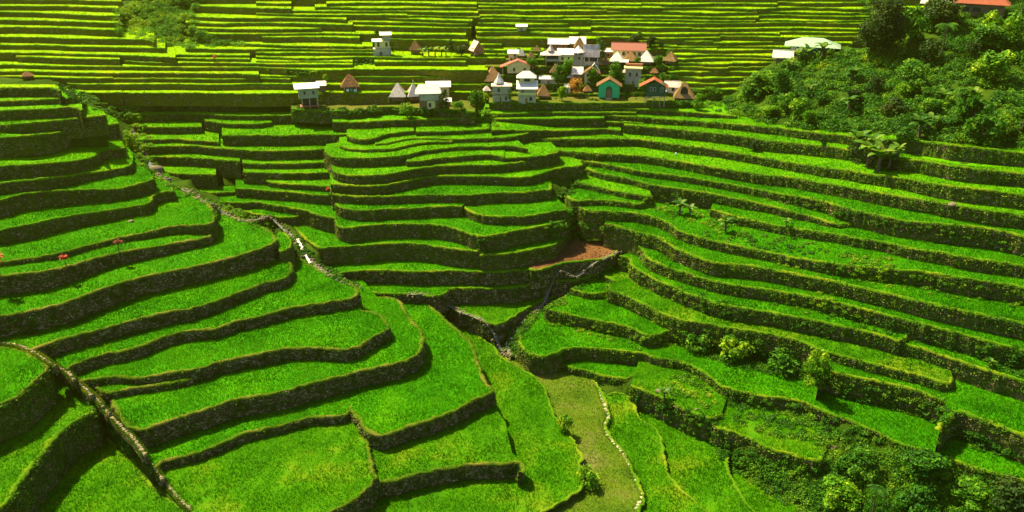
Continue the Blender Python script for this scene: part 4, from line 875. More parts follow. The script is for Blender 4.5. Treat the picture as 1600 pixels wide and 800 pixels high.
# single trees and shrubs
plant(1373, 90, 68, 84, 'big dark round tree on the crest of the wooded spur', 'darkleaf', 'big')
TG = 'trees in and around the village'
for u, v, w, h, mt, fm, lb in [
    (705, 87, 11, 27, 'darkleaf', 'tall', 'slim dark tree left of the patched A-frame house'), (721, 88, 22, 18, 'darkleaf', 'round', 'round dark tree beside the slim dark tree'),
    (614, 87, 7, 22, 'bush', 'tall', 'slim tree right of the three storey house'), (745, 178, 25, 40, 'bush', 'round', 'leafy tree on the terrace edge left of the village'),
    (500, 165, 12, 24, 'bush', 'tall', 'dark tree between the stilt house and the thatched hut'), (582, 182, 20, 17, 'bush', 'shrub', 'rounded dark shrub right of the thatched hut'),
    (637, 184, 27, 24, 'bushbright', 'round', 'yellowish bush below the tin pyramid huts'), (666, 182, 18, 16, 'bushbright', 'shrub', 'bright shrub in front of the white roofed house'),
    (693, 182, 18, 28, 'darkleaf', 'round', 'dark bush at the right corner of the white roofed house'), (716, 172, 20, 14, 'bushbright', 'shrub', 'bright shrub right of the white roofed house'),
    (510, 138, 8, 18, 'bushbright', 'tall', 'thin bright tree behind the stilt house'), (830, 117, 26, 28, 'bush', 'round', 'dark green tree behind the yellow gable house'),
    (871, 132, 20, 30, 'bush', 'round', 'green tree in the centre of the village'), (886, 128, 20, 28, 'bushbright', 'round', 'bright tree left of the brown roofed yellow house'),
    (878, 158, 18, 26, 'bushbright', 'round', 'bright tree beside the white shed'), (900, 150, 24, 26, 'orangeleaf', 'round', 'orange leaved tree in the village'),
    (926, 142, 20, 26, 'bushbright', 'shrub', 'bright shrub left of the green house'), (940, 104, 15, 42, 'darkleaf', 'tall', 'tall dark tree in the middle of the village'),
    (962, 134, 26, 36, 'bush', 'round', 'leafy tree behind the green house'), (990, 84, 24, 28, 'darkleaf', 'round', 'dark tree in front of the red roofed long house'),
    (1017, 76, 17, 20, 'darkleaf', 'round', 'dark tree right of the red roofed long house'), (1032, 84, 11, 14, 'darkleaf', 'round', 'small dark tree above the white pyramid roof'),
    (1046, 90, 12, 14, 'bush', 'round', 'small tree above the right hand thatched roof'), (1028, 106, 16, 18, 'bush', 'round', 'bush between the white pyramid roof and the thatched roof'),
    (996, 112, 13, 14, 'bushbright', 'shrub', 'bright shrub left of the white pyramid roof'), (1003, 150, 15, 24, 'bushbright', 'round', 'bright tree left of the dark green house'),
    (1036, 132, 16, 18, 'bush', 'round', 'bush behind the dark green house'), (1052, 128, 14, 12, 'bush', 'shrub', 'shrub above the open thatched hut'),
    (760, 160, 16, 16, 'bushbright', 'shrub', 'bright shrub at the left foot of the village'), (797, 160, 10, 22, 'bushbright', 'tall', 'creeper covered tree between two white roofed houses'),
    (806, 112, 14, 14, 'bushbright', 'shrub', 'yellowish shrub under the narrow tower house'), (1090, 172, 20, 26, 'bushbright', 'round', 'bright bush right of the open thatched hut'),
    (912, 92, 10, 14, 'darkleaf', 'tall', 'dark tree behind the white roofs'), (935, 76, 12, 18, 'bush', 'round', 'tree above the tall dark tree'),
    (1000, 62, 9, 10, 'bush', 'round', 'small tree behind the red roof'), (852, 96, 12, 16, 'bush', 'round', 'tree left of the conical tin roof'),
    (589, 56, 8, 8, 'darkleaf', 'round', 'small dark tree left of the three storey house')]:
    plant(u, v, w, h, lb, mt, fm, 'tree' if fm != 'shrub' else 'shrub', 'tree' if fm != 'shrub' else 'shrub', TG)
SGs = 'shrubs on the wooded spur'
_ct = {}
_mk = ['leafy shrub near the foot of the wooded spur', 'leafy tree halfway up the wooded spur', 'leafy tree near the crest of the wooded spur']
for (u, v) in sorted(in_poly(SPURPX, 76)):
    if (1335 < u < 1412 and v < 100) or (1190 < u < 1335 and v < 122): continue
    f = R.choice(['round', 'round', 'shrub']); k3 = 0 if v > 160 else (1 if v > 100 else 2); _ct[k3] = _ct.get(k3, 0) + 1; nth = _ct[k3]
    big_ = R.random() < .35; plant(u, v + 6, R.uniform(20, 40) * (1.5 if big_ else 1), R.uniform(18, 34) * (1.5 if big_ else 1), _mk[k3] + ', ' + (ORD[nth - 1] if nth > 1 else 'first') + ' from the left', R.choice(['bush', 'bushbright', 'bushbright'] if u < 1330 else ['bush', 'bush', 'bushbright', 'darkleaf']), f, 'tree', 'tree', 'trees on the wooded spur')
for u, v, w, h, mt, fm, lb in [
    (882, 672, 27, 25, 'bushbright', 'shrub', 'rounded pale shrub on the bank of the pale paddy, upper of two'), (919, 760, 36, 34, 'bushbright', 'shrub', 'rounded pale shrub on the bank of the pale paddy, lower of two'),
    (1090, 548, 40, 30, 'bush', 'shrub', 'leafy shrub under the right slope wall above the big paddy'), (1150, 560, 55, 36, 'bushbright', 'shrub', 'broad bright shrub at the left of the bushy bank'),
    (1225, 580, 50, 34, 'bush', 'shrub', 'leafy shrub at the right of the bushy bank'), (1340, 745, 60, 50, 'bush', 'round', 'bushy tree at the top of the lower right gully'),
    (1440, 750, 70, 45, 'bush', 'round', 'bushy tree below the path in the lower right gully'), (1520, 790, 60, 40, 'bushbright', 'round', 'bright bush in the lower right corner'),
    (1310, 790, 60, 40, 'bushbright', 'round', 'bright bush left of the small palm'), (1430, 800, 60, 45, 'bush', 'round', 'dark bush right of the small palm'),
    (1575, 800, 60, 50, 'darkleaf', 'round', 'dark bush at the lower right edge'), (1285, 235, 12, 14, 'darkleaf', 'shrub', 'dark shrub in front of the jungle terraces'),
    (1178, 236, 18, 16, 'darkleaf', 'shrub', 'single dark shrub on an upper right wall'), (1285, 162, 26, 16, 'bush', 'shrub', 'rounded shrub low on the spur'),
    (1415, 222, 34, 18, 'bush', 'shrub', 'round clipped looking bush at the foot of the spur'), (1345, 208, 24, 16, 'bush', 'shrub', 'round bush left of the clipped looking bush'),
    (205, 232, 18, 22, 'bushbright', 'round', 'bright shrub at the top of the stream gully'), (1275, 614, 34, 46, 'bushbright', 'shrub', 'bright shrub on the left corner of the long right paddy')]:
    plant(u, v, w, h, lb, mt, fm, 'shrub', 'shrub', None)
for u, v, h, lb in [(1338,240,42,'tall banana plant left of the clump on the right slope'),(1355,262,60,'tallest banana plant in the clump on the right slope'),(1372,268,56,'banana plant in the middle of the right slope clump'),(1388,266,44,'banana plant at the right of the right slope clump'),(1362,250,40,'banana plant at the back of the right slope clump'),(1400,262,30,'small banana plant right of the clump'),
    (1062,335,32,'banana plant on the weedy bank, upper left'),(1078,338,26,'banana plant on the weedy bank, right of its twin'),(1133,362,34,'banana plant standing alone below the weedy bank'),(1227,366,18,'small banana plant on a narrow terrace'),(1545,575,20,'small banana plant in the weeds at the right edge'),
    (660,88,18,'banana plant right of the hamlet thatched hut'),(670,88,20,'banana plant in the hamlet grove, second from left'),(680,88,20,'banana plant in the middle of the hamlet grove'),(690,88,20,'banana plant in the hamlet grove, second from right'),(697,88,16,'banana plant at the right of the hamlet grove'),
    (1246,98,28,'banana plant under the green house eaves'),(1262,96,30,'broad banana plant right of the green house'),(1284,92,34,'banana plant on the spur crest right of the green house'),(1232,112,26,'banana plant below the white roof on the spur'),(1330,130,34,'banana plant halfway down the spur'),(1325,175,36,'banana plant low on the left of the spur'),(1436,215,44,'banana plant at the foot of the spur'),(1470,165,30,'banana plant in the middle of the spur'),(1450,205,34,'banana plant behind the foot of the spur'),(1210,140,24,'banana plant on the left flank of the spur'),(1262,150,26,'banana plant in the shade on the left of the spur'),(1520,160,28,'banana plant towards the right of the spur'),(1035,655,26,'yellowish banana plant low on the right bank')]:
    banana(u, v, h, lb)
palm(1362, 808, 46, 'small palm tree at the bottom right among bushes'); palm(1470, 90, 44, 'thin palm standing on the spur below the red roof', 'bush')
ti_plant(187, 397, 12, 20, 'red leaved plant standing alone on a left slope wall'); ti_plant(106, 420, 16, 20, 'red leaved plant on the left slope, left of the single one'); ti_plant(8, 458, 26, 34, 'large red leaved plant at the left edge'); ti_plant(513, 305, 4, 12, 'tiny red plant at the wall corner on the middle slope'); ti_plant(336, 101, 5, 12, 'reddish shrub on the far left hillside')

# ---------------------------------------------------------------- stones: path, bund, stream
def near_top(x, y, r=1.2):
    return max(H(x + dx, y + dy) for dx in (-r, 0, r) for dy in (-r, 0, r))
def rock_mesh(name, s, seed):
    bm = bmesh.new(); bmesh.ops.create_icosphere(bm, subdivisions=2, radius=1); q = random.Random(seed); off = [Vector((q.uniform(-1, 1), q.uniform(-1, 1), q.uniform(-1, 1))) for _ in range(6)]
    for v in bm.verts:
        f = 1 + sum(0.12 * math.sin(v.co.dot(o) * 3.2 + i) for i, o in enumerate(off)); v.co = Vector((v.co.x * s[0], v.co.y * s[1], v.co.z * s[2])) * f
    me = bpy.data.meshes.new(name); bm.to_mesh(me); bm.free(); return me
def stone_line(name, pts, label, width, base_mat='stone', step=0.55, zoff=-0.05):
    W = []
    for u, v in smooth_uv(smooth_uv(pts)):
        p = hit(u, v); z = near_top(p.x, p.y, 1.0); x, y = at(u, v, z); W.append((x, y, z))
    W = resample(W, step); A = np.array(W)
    for _ in range(6): A[1:-1, 2] = (A[:-2, 2] + A[1:-1, 2] * 2 + A[2:, 2]) / 4
    tg = np.gradient(A[:, :2], axis=0); tg /= np.linalg.norm(tg, axis=1)[:, None] + 1e-9; nr = np.stack([tg[:, 1], -tg[:, 0]], 1)
    L = []
    # the packed earth under the stones
    for i in range(len(A)):
        if R.random() < .28: continue
        for s in range(1 if R.random() < .6 else 2):
            c = A[i, :2] + nr[i] * (R.uniform(-.5, .5) * width * (0.6 if s else 1)) + tg[i] * R.uniform(-.2, .2); a = R.uniform(0, 3.14); f_ = R.choice([.6, .8, 1, 1.35]); sx, sy, h = R.uniform(.3, .5) * f_, R.uniform(.2, .34) * f_, R.uniform(.08, .26)
            ring = [(math.cos(a + t) * sx * R.uniform(.8, 1.1), math.sin(a + t) * sy * R.uniform(.8, 1.1)) for t in np.linspace(0, 6.283, 7)[:-1]]
            z0 = A[i, 2] + zoff - 0.05; V = [(c[0] + q[0], c[1] + q[1], z0 - 0.5) for q in ring] + [(c[0] + q[0], c[1] + q[1], z0 + h * .6) for q in ring] + [(c[0] + q[0] * .6, c[1] + q[1] * .6, z0 + h) for q in ring]
            F = [[k, (k + 1) % 6, 6 + (k + 1) % 6, 6 + k] for k in range(6)] + [[6 + k, 6 + (k + 1) % 6, 12 + (k + 1) % 6, 12 + k] for k in range(6)] + [[12, 13, 14, 15], [12, 15, 16, 17]]
            L.append((np.array(V), np.array(F)))
    o = link(name, mesh_np(name, *cat_(L)), mat=M[base_mat]); tag(o, label, kind='structure')
    # bank the stones lie on
    prof = [(-width * 1.25, -2.2), (-width * .95, -0.1), (0, 0.1), (width * .95, -0.1), (width * 1.25, -2.2)]
    RV = np.concatenate([np.column_stack([A[:, :2] + nr * dx, A[:, 2] + zoff + dz - .08 + rng.normal(0, .13, len(A))]) for dx, dz in prof]); nA = len(A)
    I = np.arange(len(RV)).reshape(5, nA); RF = np.stack([I[:-1, :-1].ravel(), I[:-1, 1:].ravel(), I[1:, 1:].ravel(), I[1:, :-1].ravel()], 1)
    o2 = link('path_bank', mesh_np('path_bank', RV, RF, True), mat=M['wall']); tag(o2, 'grassy bank under the stones', kind='structure')
    k = rng.integers(0, nA, nA * 110); side = rng.choice([-1, 1], len(k)); q = A[k].copy(); q[:, :2] += nr[k] * (side * rng.uniform(.5, 1.9, len(k)) * width)[:, None]; q[:, 2] += zoff - .1 - np.maximum(0, np.abs(rng.uniform(.5, 1.9, len(k))) - 1.0) * .6
    return link('path_grass', mesh_np('path_grass', *blades(q, .38, .1, .6)), mat=M['rimgrass'])
for o_ in (stone_line('stone_path', [(-20,534),(20,536),(45,544),(70,560),(92,574),(108,582),(120,595),(133,607),(148,618),(160,634),(178,654),(192,668),(207,682),(218,696),(230,716),(246,738),(262,757),(280,777),(300,797),(330,830)], 'narrow path of pale stones', 0.45),
           stone_line('stone_bund', [(933,603),(940,620),(948,640),(952,652),(944,664),(946,674),(957,688),(972,706),(984,728),(994,750),(1003,770),(1003,782),(994,794)], 'narrow stone topped bund beside the pale paddy', 0.5, 'stonepale')):
    tag(o_, 'tufts of grass beside the stones', 'grass', kind='stuff')
# the stream: a ribbon of water in the gully with rocks in and along it
def stream(pts, w):
    A = []
    for u, v in smooth_uv(pts):
        p = hit(u, v); A.append((p.x, p.y, p.z + 0.12))
    A = np.array(resample(A, 0.8)); 
    for _ in range(8): A[1:-1] = (A[:-2] + A[1:-1] * 2 + A[2:]) / 4
    tg = np.gradient(A[:, :2], axis=0); tg /= np.linalg.norm(tg, axis=1)[:, None] + 1e-9; nr = np.stack([tg[:, 1], -tg[:, 0]], 1)
    ww = w * (0.8 + 0.4 * vnoise(A, .8, 5)); V = np.concatenate([np.column_stack([A[:, :2] - nr * ww[:, None], A[:, 2]]), np.column_stack([A[:, :2] + nr * ww[:, None], A[:, 2]])])
    n = len(A); I = np.arange(n - 1); return A, V, np.stack([I, I + 1, I + n + 1, I + n], 1)
_b = {}
for nm, pts in (('a', [(205,205),(222,238),(240,268),(262,285),(300,305),(335,325),(372,345),(440,358),(462,372),(474,392),(486,410),(510,428),(558,452)]), ('b', [(965,398),(950,412),(880,455),(842,480),(815,505),(800,525),(790,545),(800,560)]), ('c', [(640,470),(690,478),(735,505),(765,530),(785,552),(800,560)])):
    A, V, F = stream(pts, 0.7); o = link('stream', mesh_np('stream', V, F, True), mat=M['water']); tag(o, 'narrow stream in the gully', kind='structure')
    L = []
    for i in range(0, len(A)):
        for _q in range(2):
            s = R.uniform(.15, .5); me = None; c = A[i] + np.array([R.gauss(0, .8), R.gauss(0, .8), 0]); d = rng.normal(size=(10, 3)); 
            ring = [(math.cos(t) * s * R.uniform(.7, 1.1), math.sin(t) * s * R.uniform(.7, 1.1)) for t in np.linspace(0, 6.283, 7)[:-1]]
            V = [(c[0] + q[0], c[1] + q[1], c[2] - .4) for q in ring] + [(c[0] + q[0] * .95, c[1] + q[1] * .95, c[2] + s * .4) for q in ring] + [(c[0] + q[0] * .5, c[1] + q[1] * .5, c[2] + s * .7) for q in ring]
            L.append((np.array(V), np.array([[k, (k + 1) % 6, 6 + (k + 1) % 6, 6 + k] for k in range(6)] + [[6 + k, 6 + (k + 1) % 6, 12 + (k + 1) % 6, 12 + k] for k in range(6)] + [[12, 13, 14, 15], [12, 15, 16, 17]])))
    o = link('stream_stones', mesh_np('stream_stones', *cat_(L)), mat=M['rock']); tag(o, 'pale stones strewn along the stream', 'stones', kind='stuff')
L = []
for (u, v) in in_poly([(835,412),(870,400),(900,385),(960,375),(966,390),(945,402),(875,410)], 170):
    p = hit(u, v); s_ = R.uniform(.08, .38); ring = [(math.cos(t) * s_ * R.uniform(.6, 1.2), math.sin(t) * s_ * R.uniform(.6, 1.2)) for t in np.linspace(0, 6.283, 7)[:-1]]
    V = [(p.x + q[0], p.y + q[1], p.z - .1) for q in ring] + [(p.x + q[0] * .8, p.y + q[1] * .8, p.z + s_ * .5) for q in ring] + [(p.x + q[0] * .3, p.y + q[1] * .3, p.z + s_ * .8) for q in ring]
    L.append((np.array(V), np.array([[k, (k + 1) % 6, 6 + (k + 1) % 6, 6 + k] for k in range(6)] + [[6 + k, 6 + (k + 1) % 6, 12 + (k + 1) % 6, 12 + k] for k in range(6)] + [[12, 13, 14, 15], [12, 15, 16, 17]])))
tag(link('soil_clods', mesh_np('soil_clods', *cat_(L)), mat=M['soil']), 'clods and rubble on the bare soil patch', 'soil', kind='stuff')
A, V, F = stream([(464,374),(472,388),(478,402),(486,414)], 0.5); V[:, 2] += .15; V[:, :2] += rng.normal(0, .1, (len(V), 2)); o = link('white_water', mesh_np('white_water', V, F, True), mat=M['foam']); tag(o, 'small run of white water in the stream gully', kind='structure')
for u, v, s, lb in [(1485,340,12,'large flat boulder at the foot of a right slope wall'),(1030,612,11,'pale boulder on the small right hand paddy'),(1105,634,8,'smaller boulder near the end of the small right hand paddy'),(240,268,22,'big boulder in the upper stream gully'),(1063,330,7,'dark round boulder in the weedy bank'),(205,347,10,'mossy boulder lying on a left slope paddy'),(1300,700,12,'rock above the lower right gully'),(1088,640,6,'small reddish rock beside the right bank path')]:
    p = hit(u, v); k = px_k(p); me = rock_mesh('boulder', (s * k * .55, s * k * .45, s * k * .32), int(u)); o = link('boulder', me, mat=M['rock']); o.location = p; tag(o, lb, 'boulder')
    for f in me.polygons: f.use_smooth = True
# ---------------------------------------------------------------- houses
M['tin_white'] = solid('white_tin_roof', (0.72, 0.67, 0.58), 0.45, 0.3, 0.5, 0.5, 0.3, stripes=2.2)
M['tin_grey'] = solid('weathered_tin_roof', (0.52, 0.48, 0.42), 0.5, 0.35, 1.0, 0.4, 0.3, c2=(0.36, 0.27, 0.20), stripes=2.2)
M['tin_patched'] = solid('patched_rusty_tin', (0.66, 0.60, 0.52), 0.5, 0.4, 0.55, 0.4, 0.2, c2=(0.36, 0.15, 0.07), stripes=2.2)
M['tin_red'] = solid('red_roof', (0.34, 0.10, 0.06), 0.6, 0.3, 0.8, 0.3, 0.0, c2=(0.30, 0.08, 0.045), stripes=2.2, bmp=0.3)
M['tin_orange'] = solid('orange_red_roof', (0.34, 0.08, 0.03), 0.7, 0.3, 0.8, 0.2, 0.0, stripes=2.0, bmp=0.3)
M['tin_green'] = solid('pale_green_roof', (0.30, 0.42, 0.27), 0.45, 0.15, 0.8, 0.4, 0.2, stripes=2.2)
M['thatch'] = solid('thatch', (0.30, 0.19, 0.08), 0.95, 0.5, 5.0, 0.1, 0.0, c2=(0.15, 0.085, 0.03), bmp=1.0)
M['thatchdark'] = solid('old_thatch', (0.22, 0.12, 0.05), 0.95, 0.5, 5.0, 0.1, 0.0, c2=(0.11, 0.06, 0.025), bmp=1.0)
M['w_yellow'] = solid('yellow_plaster', (0.62, 0.55, 0.22), 0.8, 0.2, 0.8)
M['w_grey'] = solid('grey_boards', (0.32, 0.32, 0.20), 0.85, 0.35, 1.0, stripes=3)
M['w_brown'] = solid('brown_boards', (0.22, 0.13, 0.06), 0.85, 0.4, 1.0, stripes=3)
M['w_red'] = solid('red_brown_boards', (0.34, 0.13, 0.06), 0.85, 0.35, 1.0, stripes=3)
M['w_green'] = solid('bright_green_paint', (0.015, 0.42, 0.16), 0.6, 0.15, 1.0)
M['w_dkgreen'] = solid('dark_green_boards', (0.015, 0.07, 0.035), 0.7, 0.3, 1.0, stripes=3)
M['w_conc'] = solid('bare_concrete', (0.40, 0.36, 0.24), 0.9, 0.3, 1.0)
M['w_white'] = solid('white_wall', (0.68, 0.66, 0.55), 0.8, 0.15, 1.0)
M['w_teal'] = solid('teal_wall', (0.03, 0.25, 0.14), 0.7, 0.2, 1.0)
M['wood'] = solid('pale_timber', (0.45, 0.36, 0.20), 0.8, 0.3, 2.0)
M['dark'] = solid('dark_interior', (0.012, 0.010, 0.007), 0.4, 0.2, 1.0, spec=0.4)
M['trim'] = solid('window_frame', (0.5, 0.45, 0.3), 0.7, 0.2, 2.0)
M['drygrass'] = leafmat('thatch_straw', (0.16, 0.09, 0.03), (0.30, 0.19, 0.08), (0.42, 0.30, 0.14), 0.15, 0.9, 0.1)
def qmesh(name, V, F):
    me = bpy.data.meshes.new(name); me.from_pydata([tuple(v) for v in V], [], F); me.update(); return me
class House:
    def __init__(s, u, v, label, cat='house', name='house', yaw=0.0, group=None):
        s.p = hit(u, v); s.k = px_k(s.p); s.f = math.atan2(s.p.x, s.p.y)
        s.e = empty(name, s.p, label, cat, group, -s.f + yaw); s.last = None; s.n = 0
    def part(s, name, V, F, mat, parent=None, bevel=0.0):
        V = [(x * s.k, y * s.k, z * s.k) for x, y, z in V]
        o = link(name, qmesh(name, V, F), parent or s.e, M[mat]); return o
    def box(s, name, x0, x1, h0, h1, y0, y1, mat, parent=None):
        V = [(x0,y0,h0),(x1,y0,h0),(x1,y1,h0),(x0,y1,h0),(x0,y0,h1),(x1,y0,h1),(x1,y1,h1),(x0,y1,h1)]
        F = [[0,3,2,1],[4,5,6,7],[0,1,5,4],[1,2,6,5],[2,3,7,6],[3,0,4,7]]; return s.part(name, V, F, mat, parent)
    def wall(s, x0, x1, h0, h1, y0, y1, mat, gable=None):
        """walls, with a gable end facing the camera when gable = ridge height"""
        if gable is None: s.last = s.box('wall', x0, x1, h0, h1, y0, y1, mat)
        else:
            m = (x0 + x1) / 2; V = [(x0,y0,h0),(x1,y0,h0),(x1,y0,h1),(m,y0,gable),(x0,y0,h1),(x0,y1,h0),(x1,y1,h0),(x1,y1,h1),(m,y1,gable),(x0,y1,h1)]
            s.last = s.part('wall', V, [[0,1,2,3,4],[9,8,7,6,5],[0,5,6,1],[1,6,7,2],[2,7,8,3],[3,8,9,4],[4,9,5,0]], mat)
        s.y0 = y0; return s.last
    def roof(s, kind, x0, x1, h0, h1, y0, y1, mat, ridge=0.0, t=0.5):
        """kind: 'ridge_x' ridge parallel to the view plane, 'ridge_y' gable towards the camera, 'hip' with ridge share, 'shed' falling to the camera"""
        mx, my = (x0 + x1) / 2, (y0 + y1) / 2
        if kind == 'ridge_x': top = [(x0,y0,h0),(x1,y0,h0),(x1,my,h1),(x0,my,h1),(x1,y1,h0),(x0,y1,h0)]; F = [[0,1,2,3],[3,2,4,5]]
        elif kind == 'ridge_y': top = [(x0,y0,h0),(mx,y0,h1),(mx,y1,h1),(x0,y1,h0),(x1,y0,h0),(x1,y1,h0)]; F = [[0,1,2,3],[1,4,5,2]]
        elif kind == 'shed': top = [(x0,y0,h0),(x1,y0,h0),(x1,y1,h1),(x0,y1,h1)]; F = [[0,1,2,3]]
        else:
            r = (x1 - x0) * ridge / 2; top = [(x0,y0,h0),(x1,y0,h0),(x1,y1,h0),(x0,y1,h0),(mx-r-.1,my,h1),(mx+r+.1,my,h1)]; F = [[0,1,5,4],[1,2,5],[2,3,4,5],[3,0,4]]
        n = len(top); V = top + [(x, y, z - t) for x, y, z in top]; G = list(F) + [[i + n for i in f][::-1] for f in F]
        cnt = {}
        for f in F:
            for a, b in zip(f, f[1:] + f[:1]): cnt[(a, b)] = 1
        for (a, b) in list(cnt):
            if (b, a) not in cnt: G.append([b, a, a + n, b + n])
        o = s.part('roof', V, G, mat)
        if 'tin' in mat and kind != 'shed':       # ridge cap
            if kind == 'ridge_x': s.box('ridge_cap', x0, x1, h1 - .1, h1 + .25, my - .4, my + .4, mat, o)
            elif kind == 'ridge_y': s.box('ridge_cap', mx - .4, mx + .4, h1 - .1, h1 + .25, y0, y1, mat, o)
        if 'thatch' in mat:                       # ragged straw along the slopes and eaves
            P_ = []; f0 = top
            for f in F:
                a, b, c = (np.array(top[f[0]]), np.array(top[f[1]]), np.array(top[f[2]])); d = np.array(top[f[3]]) if len(f) > 3 else c
                for _q in range(150):
                    r1, r2 = R.random(), R.random() ** 1.3; lo = a + (b - a) * r1; hi = d + (c - d) * r1; P_.append(lo + (hi - lo) * r2)
            P_ = np.array(P_); c0 = np.array([mx, my, h0]); ow = P_ - c0; ow[:, 2] = 0; ow /= np.linalg.norm(ow, axis=1)[:, None] + 1e-6
            V2, F2 = blades(P_ * s.k, 1.6 * s.k, .5 * s.k, .2, ow, 1.6); tag(link('straw', mesh_np('straw', V2, F2), o, M['drygrass']), kind='stuff')
        return o
    def cone(s, rad, h0, h1, yc, mat, seg=12, xc=0.0):
        V = []
        for rr, hh in ((rad * .93, h0 - 1.0), (rad, h0), (rad * .42, h0 + (h1 - h0) * .5), (0.4, h1)):
            for i in range(seg): a = 6.283 * i / seg; V.append((xc + math.cos(a) * rr, yc + math.sin(a) * rr, hh))
        F = [[j * seg + i, j * seg + (i + 1) % seg, (j + 1) * seg + (i + 1) % seg, (j + 1) * seg + i] for j in range(3) for i in range(seg)] + [list(range(3 * seg, 4 * seg)), list(range(seg))[::-1]]
        return s.part('roof', V, F, mat)
    def win(s, x0, x1, h0, h1, y=None, frame='trim'):
        y = s.y0 if y is None else y; f = s.box('window', x0 - .35, x1 + .35, h0 - .35, h1 + .35, y - .35, y + .1, frame, s.last); s.box('pane', x0, x1, h0, h1, y - .5, y - .3, 'dark', f)
    def door(s, x0, x1, h0, h1, y=None, mat='w_brown'):
        y = s.y0 if y is None else y; s.box('door', x0, x1, h0, h1, y - .4, y + .1, mat, s.last)
    def posts(s, xs, h0, h1, ys, w=.5, mat='wood'):
        for x in xs:
            for y in ys: s.box('post', x - w, x + w, h0, h1, y - w, y + w, mat)
def tin_hut(u, v, hw, eave, apex, label, mat='tin_grey', wall='w_brown', yc=None):
    """traditional hut: pyramid roof over a small raised room on four posts"""
    h = House(u, v, label, 'hut', 'hut', yaw=R.uniform(-.25, .25)); d = hw * 2; yc = hw
    h.roof('hip', -hw, hw, eave, apex, 0, d, mat, .04); h.wall(-hw * .68, hw * .68, eave * .35, eave + 1.0, hw * .32, d - hw * .32, wall); h.door(-1.2, 1.2, eave * .38, eave * .95)
    h.posts([-hw * .6, hw * .6], -3, eave * .4, [hw * .4, d - hw * .4], .5, 'w_brown'); return h
# lower hamlet on the left
h = House(485, 170, 'house on tall stilts with greenish board walls and a pale flat tin roof', yaw=.06)
h.wall(-15, 13, 16, 31, 0, 16, 'w_grey'); h.win(-8, -5, 22, 27); h.win(5, 8, 22, 27); h.roof('shed', -21, 16, 31.5, 35.5, -3, 18, 'tin_white'); h.posts([-11, 0, 12], -8, 16, [1, 14], .6); h.box('lower_room', -12, 10, 4, 14, 6, 14, 'dark'); h.box('deck', -14, 14, 3, 4, -1, 14, 'w_red')
h = House(504, 162, 'small rusty lean-to shed right of the stilt house', 'shed', 'shed'); h.wall(-5, 6, 0, 11, 2, 10, 'w_brown'); h.roof('shed', -7, 8, 11, 16, 0, 11, 'tin_patched'); h.door(-1, 2, 0, 8)
h = House(549, 160, 'tall brown pyramid roofed hut with washing under it', 'hut', 'hut'); h.roof('hip', -14, 13, 9, 26, 0, 24, 'tin_red' if False else 'thatchdark', .1); h.wall(-8, 8, 3, 10, 6, 18, 'w_brown'); h.posts([-9, 9], -3, 10, [3, 20], .6); h.box('washing', -6, -2, 2, 6, 1, 1.4, 'w_white'); h.box('washing', 0, 3, 2, 6, 1, 1.4, 'w_green'); h.box('washing', 5, 9, 1, 5, 1, 1.4, 'w_white')
h = tin_hut(621, 163, 13, 11, 30, 'weathered tin pyramid hut, left of two'); h.roof('shed', -23, -9, 10.5, 12, 2, 12, 'tin_white'); h.posts([-21, -14], -2, 10.5, [3], .5)
h = tin_hut(649, 161, 11, 10, 28, 'weathered tin pyramid hut with a spire, right of two'); h.box('finial', -.3, .3, 28, 33, 10.7, 11.3, 'w_white')
h = House(672, 170, 'house with a blinding white hipped roof and patterned upper floor, before the long white roof')
h.wall(-16, 14, -2, 25, 0, 18, 'w_brown'); h.box('balcony', -15, 14, 13, 22, -2, 0, 'w_conc'); h.box('lower_wall', -4, 8, -2, 12, -1, 0, 'w_yellow'); h.win(-2, 2, 3, 9, -1); h.door(9, 12, -2, 9, 0, 'w_red'); h.roof('hip', -22, 19, 24, 36, -4, 22, 'tin_white', .72)
h = House(690, 158, 'pale yellow house with a long white roof behind the hipped roof'); h.wall(-18, 12, 0, 22, 6, 20, 'w_yellow'); h.roof('ridge_x', -24, 15, 21, 28, 2, 24, 'tin_white'); h.win(4, 8, 10, 16)
h = House(700, 166, 'low white roofed shed right of the white hipped roof', 'shed', 'shed'); h.wall(-5, 4, 0, 7, 0, 7, 'w_brown'); h.roof('shed', -7, 6, 7, 11, -1, 8, 'tin_white'); h.door(-1, 1, 0, 5)
# upper hamlet
h = House(598, 87, 'three storey yellow house with a small white roof on top'); h.wall(-14, 13, -1, 10, 0, 14, 'w_conc'); h.win(-4, -1, 1, 6); h.wall(-11, 11, 10, 21, 3, 14, 'w_yellow'); h.win(-7, -4, 13, 19); h.win(5, 8, 13, 19); h.wall(1, 13, 21, 31, 5, 14, 'w_grey'); h.roof('ridge_x', -3, 15, 30, 34, 2, 16, 'tin_white'); h.roof('shed', -15, -8, 21, 24, 1, 9, 'tin_white'); h.roof('shed', -8, 0, 21, 24, 1, 9, 'tin_white')
h = tin_hut(648, 86, 9, 7, 20, 'small orange brown hut in the upper hamlet', 'thatchdark')
h = House(748, 87, 'patched A-frame tin hut in the upper hamlet', 'hut', 'hut', yaw=.5); h.wall(-8, 8, -1, 9, 1, 13, 'w_red', gable=18); h.roof('ridge_y', -10, 10, 6, 20, -1, 15, 'tin_patched'); h.door(-2, 2, -1, 6); h.posts([-8, 8], -2, 7, [0], .4)
h = House(815, 53, 'tiny white roofed house alone on the terraces above the village'); h.wall(-7, 7, -1, 9, 0, 8, 'w_grey'); h.roof('ridge_x', -9, 9, 8, 11, -2, 10, 'tin_white'); h.door(-1.2, 1.2, 0, 6)
